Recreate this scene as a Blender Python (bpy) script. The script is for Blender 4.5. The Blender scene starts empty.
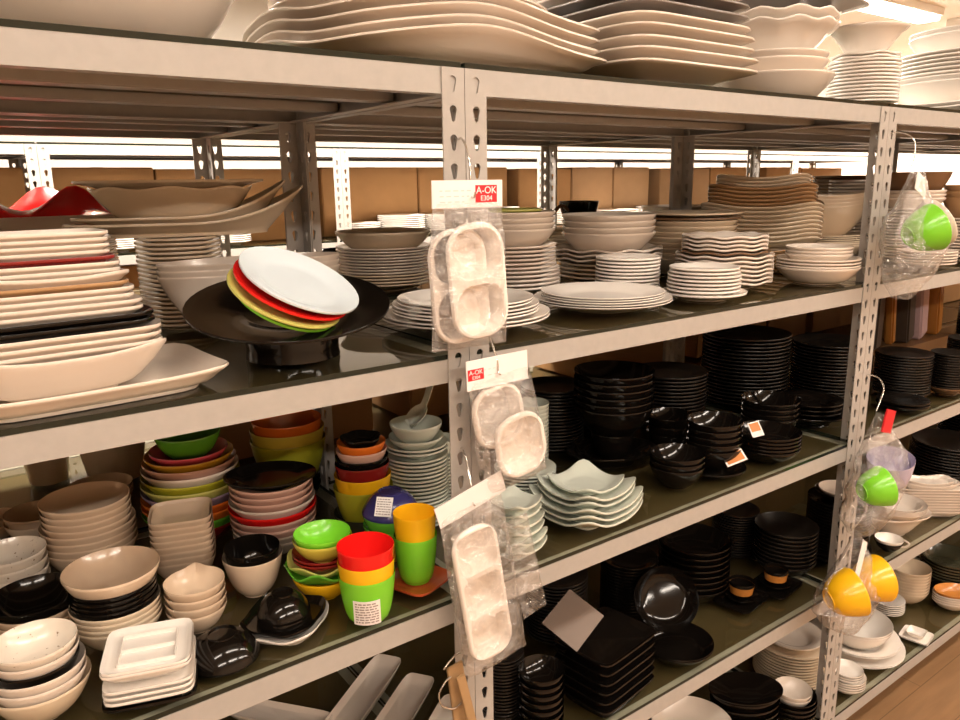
import bpy, bmesh, math, random
from math import sin, cos, pi, radians
from mathutils import Vector, Matrix, noise
from mathutils.bvhtree import BVHTree
C = bpy.context.scene.collection
S = bpy.context.scene

# ------------------------------------------------------------------ camera, world, light, exposure
cd = bpy.data.cameras.new('camera'); cam = bpy.data.objects.new('camera', cd); C.objects.link(cam)
cam.location = (-0.6625, -0.9402, 1.6415)
cam.rotation_euler = (1.34238, 0.01403, -0.63134)
cd.sensor_fit = 'HORIZONTAL'; cd.sensor_width = 36.0; cd.lens = 763.43 / 960 * 36
cd.clip_start = 0.02; cd.clip_end = 60
S.camera = cam
S.view_settings.view_transform = 'Standard'; S.view_settings.look = 'None'
S.view_settings.gamma = 1.0; S.view_settings.use_curve_mapping = False
S.view_settings.exposure = 0.10
wd = bpy.data.worlds.new('world'); S.world = wd; wd.use_nodes = True
wd.node_tree.nodes['Background'].inputs[0].default_value = (1, .82, .62, 1)
wd.node_tree.nodes['Background'].inputs[1].default_value = 0.10
S.cycles.max_bounces = 10; S.cycles.diffuse_bounces = 5; S.cycles.glossy_bounces = 4
S.cycles.transparent_max_bounces = 16; S.cycles.transmission_bounces = 6
S.cycles.caustics_reflective = False; S.cycles.caustics_refractive = False
LIGHT_COL = (1.0, 0.875, 0.755)
CEIL = 2.75
def ceiling_area(x, y, power, lx, ly):
    l = bpy.data.lights.new('ceiling_strip_light', 'AREA'); l.shape = 'RECTANGLE'; l.size = lx; l.size_y = ly
    l.energy = power; l.color = LIGHT_COL
    o = bpy.data.objects.new('ceiling_strip_light', l); o.location = (x, y, CEIL - .085); C.objects.link(o)
LAMPS = [(x, 1.78, 1) for x in (-1.6, .4, 2.4, 4.4, 6.4, 8.4)] + [(x, -1.0, 0) for x in (-1.7, 0.3, 2.3, 4.3)] + [(8.9, 3.0, 3), (8.9, .5, 3)] + [(x, -2.6, 2) for x in (-1.7, 0.3, 2.3, 4.3)]  # outer near row and end pair added to brighten deep shelves and end wall
for lx_, ly_, far_ in LAMPS:  # last rear lamp is added too, whitening the end wall
    ceiling_area(lx_, ly_, (12, 95, 33, 85)[far_], 1.5, .14)

# ------------------------------------------------------------------ materials
def nodes_of(name):
    m = bpy.data.materials.new(name); m.use_nodes = True
    nt = m.node_tree; return m, nt, nt.nodes['Principled BSDF']
def ceramic(name, col, rough=.18, coat=.3, var=.06, speck=0, bump=.0):
    m, nt, b = nodes_of(name)
    N = nt.nodes; L = nt.links
    tc = N.new('ShaderNodeTexCoord'); oi = N.new('ShaderNodeObjectInfo')
    no = N.new('ShaderNodeTexNoise'); no.inputs['Scale'].default_value = 14; no.inputs['Detail'].default_value = 3
    L.new(tc.outputs['Object'], no.inputs['Vector'])
    mx = N.new('ShaderNodeMix'); mx.data_type = 'RGBA'
    mx.inputs[6].default_value = (*[c * (1 - var) for c in col], 1); mx.inputs[7].default_value = (*[min(1, c * (1 + var)) for c in col], 1)
    ad = N.new('ShaderNodeMath'); ad.operation = 'ADD'; ad.inputs[1].default_value = -.25
    h = N.new('ShaderNodeMath'); h.operation = 'MULTIPLY_ADD'; h.inputs[1].default_value = .5
    L.new(oi.outputs['Random'], h.inputs[0]); L.new(no.outputs['Fac'], h.inputs[2]); L.new(h.outputs[0], ad.inputs[0])
    L.new(ad.outputs[0], mx.inputs[0])
    out = mx.outputs[2]
    if speck:
        vo = N.new('ShaderNodeTexNoise'); vo.inputs['Scale'].default_value = 160; L.new(tc.outputs['Object'], vo.inputs['Vector'])
        rp = N.new('ShaderNodeValToRGB'); rp.color_ramp.elements[0].position = .68; rp.color_ramp.elements[1].position = .72
        L.new(vo.outputs['Fac'], rp.inputs[0])
        m2 = N.new('ShaderNodeMix'); m2.data_type = 'RGBA'; m2.inputs[7].default_value = (.25, .17, .10, 1)
        L.new(rp.outputs[0], m2.inputs[0]); L.new(out, m2.inputs[6]); out = m2.outputs[2]
    L.new(out, b.inputs['Base Color'])
    b.inputs['Roughness'].default_value = rough; b.inputs['Coat Weight'].default_value = coat; b.inputs['Coat Roughness'].default_value = .08
    if bump:
        bp = N.new('ShaderNodeBump'); bp.inputs['Strength'].default_value = bump; L.new(no.outputs['Fac'], bp.inputs['Height']); L.new(bp.outputs[0], b.inputs['Normal'])
    return m
M = {}
for k, col in dict(cream=(.74, .655, .57), white=(.82, .77, .71), ivory=(.70, .58, .43), beige=(.70, .54, .39), tan=(.42, .25, .12), celadon=(.62, .66, .58),  # deep shelf bowls: cream with the warm inner shade painted into the colour
                   skyblue=(.74, .84, .90), grey=(.20, .175, .16), pink=(.72, .10, .16), palepink=(.66, .42, .34)).items():
    M[k] = ceramic(k + '_glazed', col)
for k, col in dict(red=(.78, .012, .01), yellow=(.90, .50, .01), lime=(.20, .62, .03), green=(.12, .42, .03), olive=(.44, .44, .03), mustard=(.62, .36, .03),
                   orange=(.76, .18, .02), purple=(.30, .22, .30), blue=(.035, .03, .14), darkred=(.22, .012, .01), terracotta=(.45, .07, .02),
                   palegreen=(.62, .62, .16), lemon=(.66, .56, .08), lavender=(.52, .48, .66), plum=(.12, .03, .05)).items():
    M[k] = ceramic(k + '_melamine', col, .25, .2)
M['black'] = ceramic('black_gloss_melamine', (.006, .0045, .0035), .10, .0)
M['black'].node_tree.nodes['Principled BSDF'].inputs['Specular IOR Level'].default_value = .36
M['matte'] = ceramic('black_matte_melamine', (.012, .009, .007), .34, .0)
M['speckled'] = ceramic('speckled_cream', (.74, .66, .56), .2, .3, .06, 1)
M['brown'] = ceramic('brown_glazed', (.16, .085, .04), .25, .2)
M['moss'] = ceramic('dark_green_glazed', (.05, .05, .03), .2, .3)
def steel(name, col, rough=.38, scale=60):
    m, nt, b = nodes_of(name); N = nt.nodes; L = nt.links
    tc = N.new('ShaderNodeTexCoord'); no = N.new('ShaderNodeTexNoise'); no.inputs['Scale'].default_value = scale; no.inputs['Detail'].default_value = 5
    L.new(tc.outputs['Object'], no.inputs['Vector'])
    mx = N.new('ShaderNodeMix'); mx.data_type = 'RGBA'; mx.inputs[6].default_value = (*[c * .88 for c in col], 1); mx.inputs[7].default_value = (*[min(1, c * 1.08) for c in col], 1)
    L.new(no.outputs['Fac'], mx.inputs[0]); L.new(mx.outputs[2], b.inputs['Base Color']); b.inputs['Roughness'].default_value = rough
    return m
M['steel'] = steel('grey_enamelled_steel', (.41, .385, .355))
M['wire'] = steel('chrome_wire', (.7, .68, .64), .2); M['wire'].node_tree.nodes['Principled BSDF'].inputs['Metallic'].default_value = .9
def board_mat():
    m, nt, b = nodes_of('brown_shelf_board'); N = nt.nodes; L = nt.links
    tc = N.new('ShaderNodeTexCoord'); no = N.new('ShaderNodeTexNoise'); no.inputs['Scale'].default_value = 9; no.inputs['Detail'].default_value = 6
    L.new(tc.outputs['Object'], no.inputs['Vector'])
    rp = N.new('ShaderNodeValToRGB'); rp.color_ramp.elements[0].color = (.060, .042, .018, 1); rp.color_ramp.elements[1].color = (.105, .074, .034, 1)
    L.new(no.outputs['Fac'], rp.inputs[0]); L.new(rp.outputs[0], b.inputs['Base Color']); b.inputs['Roughness'].default_value = .5
    return m
M['board'] = board_mat()
def clear_mat(name, tint, ior, rough, extra=0.0):
    m = bpy.data.materials.new(name); m.use_nodes = True; nt = m.node_tree; N = nt.nodes; L = nt.links; N.clear()
    o = N.new('ShaderNodeOutputMaterial'); mix = N.new('ShaderNodeMixShader'); t = N.new('ShaderNodeBsdfTransparent'); g = N.new('ShaderNodeBsdfGlossy')
    f = N.new('ShaderNodeFresnel'); f.inputs[0].default_value = ior; t.inputs[0].default_value = (*tint, 1); g.inputs['Roughness'].default_value = rough
    a = N.new('ShaderNodeMath'); a.operation = 'ADD'; a.inputs[1].default_value = extra; a.use_clamp = True
    ge = N.new('ShaderNodeNewGeometry'); inv = N.new('ShaderNodeMath'); inv.operation = 'SUBTRACT'; inv.inputs[0].default_value = 1
    mu = N.new('ShaderNodeMath'); mu.operation = 'MULTIPLY'; L.new(ge.outputs['Backfacing'], inv.inputs[1]); L.new(a.outputs[0], mu.inputs[0]); L.new(inv.outputs[0], mu.inputs[1])
    L.new(f.outputs[0], a.inputs[0]); L.new(mu.outputs[0], mix.inputs[0]); L.new(t.outputs[0], mix.inputs[1]); L.new(g.outputs[0], mix.inputs[2]); L.new(mix.outputs[0], o.inputs[0])
    return m, nt, g
M['glass'], _, _ = clear_mat('shelf_glass', (.93, .94, .88), 1.5, .015)
M['film'], nt_, g_ = clear_mat('crinkled_plastic_film', (.95, .94, .93), 1.5, .10, .12)
tc_ = nt_.nodes.new('ShaderNodeTexCoord'); no_ = nt_.nodes.new('ShaderNodeTexNoise'); no_.inputs['Scale'].default_value = 38; no_.inputs['Detail'].default_value = 4
no_.inputs['Distortion'].default_value = 1.5
bp_ = nt_.nodes.new('ShaderNodeBump'); bp_.inputs['Strength'].default_value = .9; bp_.inputs['Distance'].default_value = .02
mx_ = nt_.nodes.new('ShaderNodeMixShader'); df_ = nt_.nodes.new('ShaderNodeBsdfDiffuse'); df_.inputs[0].default_value = (.9, .88, .86, 1); rp_ = nt_.nodes.new('ShaderNodeMapRange')
rp_.inputs[1].default_value = .42; rp_.inputs[2].default_value = .75; rp_.inputs[3].default_value = .02; rp_.inputs[4].default_value = .26
out_ = [n for n in nt_.nodes if n.type == 'OUTPUT_MATERIAL'][0]; src_ = out_.inputs[0].links[0].from_socket
nt_.links.new(no_.outputs['Fac'], rp_.inputs[0]); nt_.links.new(rp_.outputs[0], mx_.inputs[0]); nt_.links.new(src_, mx_.inputs[1]); nt_.links.new(df_.outputs[0], mx_.inputs[2]); nt_.links.new(mx_.outputs[0], out_.inputs[0])
nt_.links.new(df_.inputs['Normal'].links[0].from_socket, df_.inputs['Normal']) if df_.inputs['Normal'].links else None
nt_.links.new(tc_.outputs['Object'], no_.inputs['Vector']); nt_.links.new(no_.outputs['Fac'], bp_.inputs['Height']); nt_.links.new(bp_.outputs[0], g_.inputs['Normal'])
def plain(name, col, rough=.6, scale=20, var=.1):
    return ceramic(name, col, rough, 0, var)
M['cardboard'] = plain('cardboard', (.36, .195, .075), .8); M['cardboard2'] = plain('pale_cardboard', (.38, .235, .12), .8)
M['tape'] = plain('brown_tape', (.20, .10, .04), .4)
M['paper'] = plain('white_card', (.86, .82, .80), .55, var=.02); M['label_red'] = plain('red_print', (.62, .012, .02), .5, var=.02)
M['ink'] = plain('grey_ink', (.30, .25, .24), .6); M['print_white'] = plain('white_print', (.9, .86, .84), .5, var=.01)
M['wall2'] = plain('beige_wall_paint', (.52, .38, .26), .8, var=.02); M['wall'] = plain('wall_paint', (.80, .76, .70), .8, var=.02); M['ceil'] = plain('ceiling_paint', (.86, .84, .80), .8, var=.02)
M['foil'] = steel('pink_foil', (.55, .40, .42), .22, 90); M['wrap_brown'] = plain('dark_wrap', (.06, .045, .035), .35); M['wrap_orange'] = plain('orange_wrap', (.36, .15, .03), .4)
M['wood'] = plain('hanger_wood', (.40, .25, .12), .5); M['orange_print'] = plain('orange_print', (.60, .22, .05), .5, var=.02)
M['silver_card'] = steel('silver_card', (.22, .17, .14), .3, 15)
M['amber'] = ceramic('amber_glaze', (.50, .20, .04), .2, .4, .3)
M['glass_edge'] = plain('dark_glass_edge', (.012, .016, .010), .12, var=.05)
def floor_mat():
    m, nt, b = nodes_of('wood_laminate_floor'); N = nt.nodes; L = nt.links
    tc = N.new('ShaderNodeTexCoord'); mp = N.new('ShaderNodeMapping'); mp.inputs['Scale'].default_value = (1.2, 9, 1); no = N.new('ShaderNodeTexNoise'); no.inputs['Scale'].default_value = 4; no.inputs['Detail'].default_value = 7
    br = N.new('ShaderNodeTexBrick'); br.inputs['Scale'].default_value = 1; br.inputs['Brick Width'].default_value = 1.2; br.inputs['Row Height'].default_value = .14; br.inputs['Mortar Size'].default_value = .0015
    br.inputs['Color1'].default_value = (.36, .20, .095, 1); br.inputs['Color2'].default_value = (.43, .25, .12, 1); br.inputs['Mortar'].default_value = (.2, .11, .05, 1)
    L.new(tc.outputs['Object'], mp.inputs[0]); L.new(mp.outputs[0], no.inputs['Vector']); L.new(tc.outputs['Object'], br.inputs['Vector'])
    mx = N.new('ShaderNodeMix'); mx.data_type = 'RGBA'; mx.blend_type = 'MULTIPLY'; mx.inputs[0].default_value = .5
    L.new(br.outputs['Color'], mx.inputs[6]); L.new(no.outputs['Fac'], mx.inputs[7]); L.new(mx.outputs[2], b.inputs['Base Color']); b.inputs['Roughness'].default_value = .4
    return m
M['floor'] = floor_mat()
def lamp_mat():
    m, nt, b = nodes_of('lit_diffuser'); b.inputs['Emission Color'].default_value = (1, .88, .74, 1); b.inputs['Emission Strength'].default_value = 12
    return m
M['lamp'] = lamp_mat()

# ------------------------------------------------------------------ helpers
def link_mesh(name, me, parent=None, loc=None):
    o = bpy.data.objects.new(name, me); C.objects.link(o)
    if parent is not None: o.parent = parent
    if loc is not None: o.location = loc
    return o
def mesh_from(name, verts, faces, mat, smooth=True, mats=None, fm=None):
    me = bpy.data.meshes.new(name); me.from_pydata(verts, [], faces)
    me.materials.append(mat)
    for x in mats or (): me.materials.append(x)
    if fm: me.polygons.foreach_set('material_index', fm)
    bm = bmesh.new(); bm.from_mesh(me); bmesh.ops.recalc_face_normals(bm, faces=bm.faces); bm.to_mesh(me); bm.free()
    if smooth:
        me.polygons.foreach_set('use_smooth', [True] * len(me.polygons))
        try: me.set_sharp_from_angle(angle=radians(40))
        except Exception: pass
    return me
def empty(name, loc=(0, 0, 0), rz=0):
    o = bpy.data.objects.new(name, None); o.empty_display_size = .05; o.location = loc; o.rotation_euler = (0, 0, rz); C.objects.link(o); return o
def tag(o, label, cat, group=None):
    o['label'] = label; o['category'] = cat
    if group: o['group'] = group
    return o
def boxes(name, lst, mat, parent=None, bev=0):
    bm = bmesh.new()
    for (x0, y0, z0, x1, y1, z1) in lst:
        m = Matrix.Translation(((x0 + x1) / 2, (y0 + y1) / 2, (z0 + z1) / 2)) @ Matrix.Diagonal((x1 - x0, y1 - y0, z1 - z0, 1))
        bmesh.ops.create_cube(bm, size=1, matrix=m)
    if bev: bmesh.ops.bevel(bm, geom=bm.edges[:], offset=bev, segments=2, affect='EDGES')
    me = bpy.data.meshes.new(name); bm.to_mesh(me); bm.free(); me.materials.append(mat)
    return link_mesh(name, me, parent)
def struct(name, bx, mat):
    o = boxes(name, [bx], mat); o['kind'] = 'structure'; return o
def tube(name, pts, r, mat, parent=None, res=8, cyc=False):
    """A round wire along a smooth path, as a mesh."""
    P = [Vector(p) for p in pts]; Q = []
    n = len(P)
    for i in range(n - 1):
        a, b, c, d = P[max(i - 1, 0)], P[i], P[i + 1], P[min(i + 2, n - 1)]
        for k in range(6):
            t = k / 6; Q.append(.5 * ((2 * b) + (c - a) * t + (2 * a - 5 * b + 4 * c - d) * t * t + (3 * b - a - 3 * c + d) * t ** 3))
    Q.append(P[-1]); vs = []; fs = []
    for i, q in enumerate(Q):
        t = (Q[min(i + 1, len(Q) - 1)] - Q[max(i - 1, 0)]).normalized()
        u = t.cross(Vector((.3, .2, 1)) if abs(t.z) < .9 else Vector((1, 0, 0))).normalized(); v = t.cross(u)
        for k in range(res): vs.append(q + u * r * cos(2 * pi * k / res) + v * r * sin(2 * pi * k / res))
    for i in range(len(Q) - 1):
        for k in range(res):
            a = i * res + k; b = i * res + (k + 1) % res; fs.append((a, b, b + res, a + res))
    fs.append(tuple(range(res))); fs.append(tuple(range(len(vs) - res, len(vs))))
    return link_mesh(name, mesh_from(name, vs, fs, mat), parent)

# ------------------------------------------------------------------ the room
struct('floor', (-5, -3.6, -.05, 10, 3.9, 0), M['floor'])
struct('ceiling', (-5, -3.6, CEIL, 10, 3.9, CEIL + .05), M['ceil'])
struct('wall_back', (-5, 3.75, 0, 10, 3.9, CEIL), M['wall'])
struct('wall_front', (-5, -3.75, 0, 10, -3.6, CEIL), M['wall2'])
struct('wall_left', (-5.15, -3.6, 0, -5, 3.9, CEIL), M['wall'])
struct('wall_right', (10, -3.6, 0, 10.15, 3.9, CEIL), M['wall'])
for i, (x, y, far) in enumerate(LAMPS):
    r = empty('ceiling_light', (x, y, CEIL))
    tag(r, 'white fluorescent strip light on the ceiling, ' + ('near', 'rear', 'added over outer near', 'added over end')[far] + ' aisle, number ' + ['one', 'two', 'three', 'four', 'five', 'six'][[l for l in LAMPS if l[2] == far].index((x, y, far))] + ' along', 'light', 'strip lights along the ceiling')
    boxes('housing', [(-.78, -.09, -.05, .78, .09, 0)], M['ceil'], r, .004)
    boxes('diffuser', [(-.76, -.075, -.08, .76, .075, -.0505)], M['lamp'], r, .006)

# ------------------------------------------------------------------ steel shelving
PW, PT, PITCH = .038, .0022, .04
Z = [.1356, .5514, .9704, 1.38, 1.80]           # tops of the beams, bottom level first
W = 1.212; DEPTH = .60; GLASS = .008
BEAM = .036
def strip_geo(width, length):
    """A perforated steel strip in the plane (u, v): faces as lists of (u, v, side)."""
    vs = []; fs = []
    hole = [(.0062 * cos(a) + 0, .0062 * sin(a) + .003) for a in [radians(d) for d in (-30, 0, 30, 60, 90, 120, 150, 180, 210)]] + [(-.0028, -.012), (0, -.0138), (.0028, -.012)]
    n = int(length / PITCH)
    cx = width * .52
    for c in range(n + 1):
        v0 = c * PITCH; v1 = min(length, v0 + PITCH)
        if v1 - v0 < .005: break
        full = v1 - v0 > PITCH * .99
        if not full:
            b = len(vs); vs += [(0, v0, 0), (width, v0, 0), (width, v1, 0), (0, v1, 0), (0, v0, 1), (width, v0, 1), (width, v1, 1), (0, v1, 1)]
            fs += [(b, b + 1, b + 2, b + 3), (b + 4, b + 5, b + 6, b + 7), (b + 2, b + 3, b + 7, b + 6), (b, b + 3, b + 7, b + 4), (b + 1, b + 2, b + 6, b + 5)]; continue
        cy = v0 + PITCH / 2
        outer = []; inner = [(cx + x, cy + y) for x, y in hole]
        m = len(hole)
        per = [(width, cy - .008), (width, cy + .004), (width, v1), (cx + .006, v1), (cx, v1), (cx - .006, v1), (0, v1), (0, cy + .004), (0, cy - .008), (0, v0), (cx, v0), (width, v0)]
        for s in (0, 1):
            b = len(vs); vs += [(u, v, s) for u, v in per] + [(u, v, s) for u, v in inner]
            for k in range(m): fs.append((b + k, b + (k + 1) % m, b + m + (k + 1) % m, b + m + k))
        b0 = len(vs) - 4 * m; b1 = len(vs) - 2 * m
        for k in range(m): fs.append((b0 + m + k, b0 + m + (k + 1) % m, b1 + m + (k + 1) % m, b1 + m + k))
        for k in (0, 1, 6, 7, 8, 11): 
            k2 = (k + 1) % m
            fs.append((b0 + k, b0 + k2, b1 + k2, b1 + k))
    return vs, fs
POST = {}
def post_mesh(sx, sy, mat):
    key = (sx, sy, mat.name)
    if key not in POST:
        vs, fs = strip_geo(PW, Z[-1] + .004)
        V = [(sx * u, sy * s * PT, v) for u, v, s in vs]; F = list(fs); n = len(V)
        V += [(sx * s * PT, sy * (u + PT), v) for u, v, s in vs]; F += [tuple(i + n for i in f) for f in fs]
        POST[key] = mesh_from('post', V, F, mat, False)
    return POST[key]
def channel(name, axis, a, b, fixed, z, inward, mat, parent, h=BEAM, lip=.022, t=.002):
    """A folded C-shaped beam running along x or y: a face, an upper and a lower lip."""
    prof = [(0, 0), (0, -h), (lip, -h), (lip, -h + t), (t, -h + t), (t, -t), (lip, -t), (lip, 0)]
    V = []; 
    for e in (a, b):
        for d, dz in prof:
            V.append((e, fixed + inward * d, z + dz) if axis == 'x' else (fixed + inward * d, e, z + dz))
    n = len(prof); F = [(i, (i + 1) % n, n + (i + 1) % n, n + i) for i in range(n)] + [(0, 1, 2, 3, 4, 5, 6, 7), tuple(range(n, 2 * n))]
    return link_mesh(name, mesh_from(name, V, F, mat, False), parent)
def shelving(x0, y0, label, group, glass=True, levels=(0, 1, 2, 3, 4)):
    x1 = x0 + W; y1 = y0 + DEPTH; g = .0006; st = M['steel']
    r = empty('shelving_unit', (x0, y0, 0)); tag(r, label, 'shelving unit', group)
    for xx, sx in ((g, 1), (W - g, -1)):
        for yy, sy in ((0, 1), (DEPTH, -1)):
            link_mesh('post', post_mesh(sx, sy, st), r, (xx, yy, 0))
    for l in levels:
        z = Z[l]
        for yy, s in ((.0026, 1), (DEPTH - .0026, -1)): channel('cross_beam', 'x', PW * .25, W - PW * .25, yy, z, s, st, r)
        for xx, s in ((.0032, 1), (W - .0032, -1)): channel('side_beam', 'y', .028, DEPTH - .028, xx, z - .0008, s, st, r, BEAM - .002)
        bo = boxes('shelf_board', [(.008, .008, z - .014, W - .008, DEPTH - .008, z - .0025)], M['board'], r)
        for yy in (.2, .4): boxes('stiffener', [(.012, yy - .02, z - .03, W - .012, yy + .02, z - .0145)], st, r, .002)
        if glass:
            gl = boxes('glass_sheet', [(.0035, .0035, z + .0006, W - .0035, DEPTH - .0035, z + GLASS)], M['glass'], r); gl.data.materials.append(M['glass_edge'])
            for p in gl.data.polygons: p.material_index = 0 if abs(p.normal.z) > .5 else 1
    return r
names = ['holding white dishes and coloured melamine bowls', 'holding white plates above black tableware', 'with green and yellow bagged bowls on its post', 'at the end of the near row']
for i in range(4):
    shelving(-W + i * W, 0, 'grey slotted steel shelving unit ' + names[i], 'shelving units of the near row')
for i in range(-1, 4):
    shelving(i * W, .602, 'grey slotted steel shelving unit standing back to back behind the ' + ['bay holding coloured bowls', 'bay holding black tableware', 'bay beyond the yellow bowls', 'last near bay', 'last rear bay'][i + 1], 'shelving units of the second row')
for i in range(6):
    shelving(-1.476 + i * W, 2.335, 'brightly lit slotted shelving unit across the rear aisle holding cartons, number %s along' % ['one', 'two', 'three', 'four', 'five', 'six'][i], 'shelving units across the rear aisle', levels=(0, 2, 3, 4) if 0 else (0, 1, 2, 3, 4))

# ------------------------------------------------------------------ tableware: every piece is a swept profile, thick enough to nest
PROF = {
 'plate':  [(0, 0), (.55, 0), (.64, .012), (.76, .055), (.9, .10), (1, .125)],
 'flat':   [(0, 0), (.66, 0), (.76, .015), (.9, .05), (1, .07)],
 'saucer': [(0, 0), (.42, 0), (.58, .05), (.8, .15), (1, .24)],
 'dish':   [(0, 0), (.55, 0), (.70, .04), (.84, .16), (.95, .28), (1, .34)],
 'bowl':   [(0, 0), (.42, 0), (.58, .07), (.75, .22), (.9, .43), (1, .64)],
 'deep':   [(0, 0), (.42, 0), (.60, .12), (.78, .38), (.91, .74), (1, 1.12)],
 'cup':    [(0, 0), (.62, 0), (.76, .08), (.87, .42), (.95, .84), (1, 1.25)],
 'tray':   [(0, 0), (.80, 0), (.87, .02), (.94, .075), (1, .11)],
 'box':    [(0, 0), (.66, 0), (.76, .06), (.86, .22), (.94, .40), (1, .56)],
 'flare':  [(0, 0), (.34, 0), (.48, .10), (.66, .30), (.84, .48), (1, .58)],
 'rim':    [(0, 0), (.42, 0), (.50, .025), (.60, .050), (.85, .085), (1, .10)],
 'wide':   [(0, 0), (.50, 0), (.58, .06), (.66, .15), (.82, .215), (1, .25)],
}
FOOT = {'wide': 1, 'tray': .9}
def zprof(kind, r):
    p = PROF[kind]
    if r >= 1: return p[-1][1]
    for (a, za), (b, zb) in zip(p, p[1:]):
        if a <= r <= b: return za + (zb - za) * (r - a) / (b - a)
    return 0
def foot_r(kind): return PROF[kind][1][0]
DISH = {}
ROUND = ('cup', 'deep', 'bowl', 'flare', 'box', 'dish')
def dish_mesh(kind, R, g, shape, mat, mat2=None):
    """shape: dict with n (squareness), asp, lift (corners), wave (count, height), petal (count, depth), ribs"""
    shape = {k: v for k, v in shape.items() if k not in ('dx', 'dy')}
    key = (kind, round(R, 4), round(g, 5), tuple(sorted(shape.items())), mat.name)
    if key in DISH: return DISH[key]
    n = shape.get('n', 2); asp = shape.get('asp', 1); lift = shape.get('lift', 0); wv = shape.get('wave'); pt = shape.get('petal'); ribs = shape.get('ribs'); tip = shape.get('tip', 0)
    curl = shape.get('curl', 0); ring = shape.get('ring')
    A = 56 if (n > 2 or wv or pt) else 40
    tv = min(.6 * g, .0042); fh = g - tv; fr = foot_r(kind)
    def s_of(t):
        s = 1.0
        if n > 2: s = (abs(cos(t)) ** n + abs(sin(t)) ** n) ** (-1.0 / n)
        return s
    smax = s_of(pi / 4)
    base = PROF[kind]; rows = []
    for (a, za), (b, zb) in zip(base, base[1:]):
        rows.append((a, za)); 
        if b - a > .05 and a > 0: rows.append(((a + b) / 2, za + (zb - za) * (.5 - (.06 if zb > za else 0))))
    rows.append(base[-1])
    def P(r, t, z):
        s = s_of(t); k = min(1, max(0, (r - .3) / .6)); rr = r * (1 + (s - 1) * (.5 + .5 * k))
        dz = 0
        q = max(0, (r - fr) / (1.004 - fr))
        if lift: dz += lift * max(0, (s - 1) / max(1e-6, smax - 1)) ** 1.5 * q ** 1.5
        if wv: dz += wv[1] * cos(wv[0] * t + .6) * q ** 1.5
        if curl: dz += curl * max(0, cos(t)) ** 2 * q
        if pt: rr *= 1 + pt[1] * (abs(cos(pt[0] * t / 2)) - .6) * r ** 2
        if tip: 
            d = math.atan2(sin(t), cos(t)); rr *= 1 + tip * math.exp(-(d / .22) ** 2) * r ** 3
        return (R * rr * cos(t), R * rr * sin(t) * asp, z + dz * R)
    V = []; F = []
    prof = [(r, tv + fh + z * R) for r, z in rows[1:]]
    rt = rows[-1][1] * R + tv + fh
    prof.append((1.004, rt - tv * .25)); prof.append((1.004, rt - tv * .75))
    if kind in ROUND:
        f0 = min(fh, .0028); hh = rows[-1][1] * R; k_ = (hh + fh - f0) / hh
        prof += [(r, f0 + z * R * k_) for r, z in reversed(rows[1:]) if r > fr + .001]
        prof += [(fr, f0 * .9), (fr * .985, 0), (fr * .90, 0), (fr * .88, f0)]; fh = f0
    else:
        prof += [(r, fh + z * R) for r, z in reversed(rows[1:]) if r > fr + .001]
        prof += [(fr, fh * .9), (fr * .985, 0), (fr * .90, 0), (fr * .88, fh)]
    if ribs:
        q = []
        for r, z in prof: q.append((r, z))
        prof = q
    V.append((0, 0, g)); V.append((0, 0, fh))
    nP = len(prof)
    for r, z in prof:
        for k in range(A):
            t = 2 * pi * k / A
            V.append(P(r, t, z))
    for k in range(A):
        k2 = (k + 1) % A
        F.append((0, 2 + k, 2 + k2)); F.append((1, 2 + (nP - 1) * A + k2, 2 + (nP - 1) * A + k))
        for i in range(nP - 1):
            a = 2 + i * A; F.append((a + k, a + A + k, a + A + k2, a + k2))
    fm = None; mats = None
    if mat2 is not None or ring:
        pass
    DISH[key] = mesh_from(kind, V, F, mat)
    return DISH[key]
def base_gap(kind, R):
    c = lambda v, lo, hi: max(lo, min(hi, v))
    if kind in ('plate', 'flat', 'tray', 'saucer'): return c(.003 + .032 * R, .0045, .0085)
    if kind == 'wide': return .0085
    if kind == 'cup': return .62 * R
    if kind == 'deep': return c(.24 * R, .009, .02)
    if kind in ('bowl', 'flare', 'box'): return c(.16 * R, .0065, .015)
    return c(.09 * R, .0055, .011)
FLATK = ('plate', 'flat', 'saucer', 'wide', 'tray')
BV = {}; DROP = {}
def bvh_of(me):
    if me.name not in BV: BV[me.name] = BVHTree.FromPolygons([v.co for v in me.vertices], [tuple(p.vertices) for p in me.polygons])
    return BV[me.name]
def drop(lo, up, sx=0, sy=0):
    """How far above the lower piece's base the upper piece's base comes to rest."""
    key = (lo.name, up.name, round(sx, 4), round(sy, 4))
    if key not in DROP:
        bl, bu = bvh_of(lo), bvh_of(up); best = 0; D = Vector((0, 0, -1)); U = Vector((0, 0, 1))
        for v in up.vertices:
            h = bl.ray_cast(Vector((v.co.x + sx, v.co.y + sy, 5)), D)[0]
            if h is not None: best = max(best, h.z - v.co.z)
        for v in lo.vertices:
            h = bu.ray_cast(Vector((v.co.x - sx, v.co.y - sy, -5)), U)[0]
            if h is not None: best = max(best, v.co.z - h.z)
        DROP[key] = best + .0014
    return DROP[key]
def lift_between(lo, up):
    k1, R1, g1, s1 = lo; k2, R2, g2, s2 = up
    if k1 == k2 and abs(R1 - R2) < 1e-5 and s1 == s2: return g1 + (.0014 if k1 in FLATK else .0008)
    best = 0
    for i in range(25):
        r = R1 * i / 24; top = R1 * zprof(k1, r / R1) + g1
        if r <= R2:
            q = r / R2; f2 = foot_r(k2); best = max(best, top - R2 * zprof(k2, q) - (max(.4 * g2, g2 - .0042) if q > f2 or q < f2 * .88 else 0))
    return best + .0014
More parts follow.
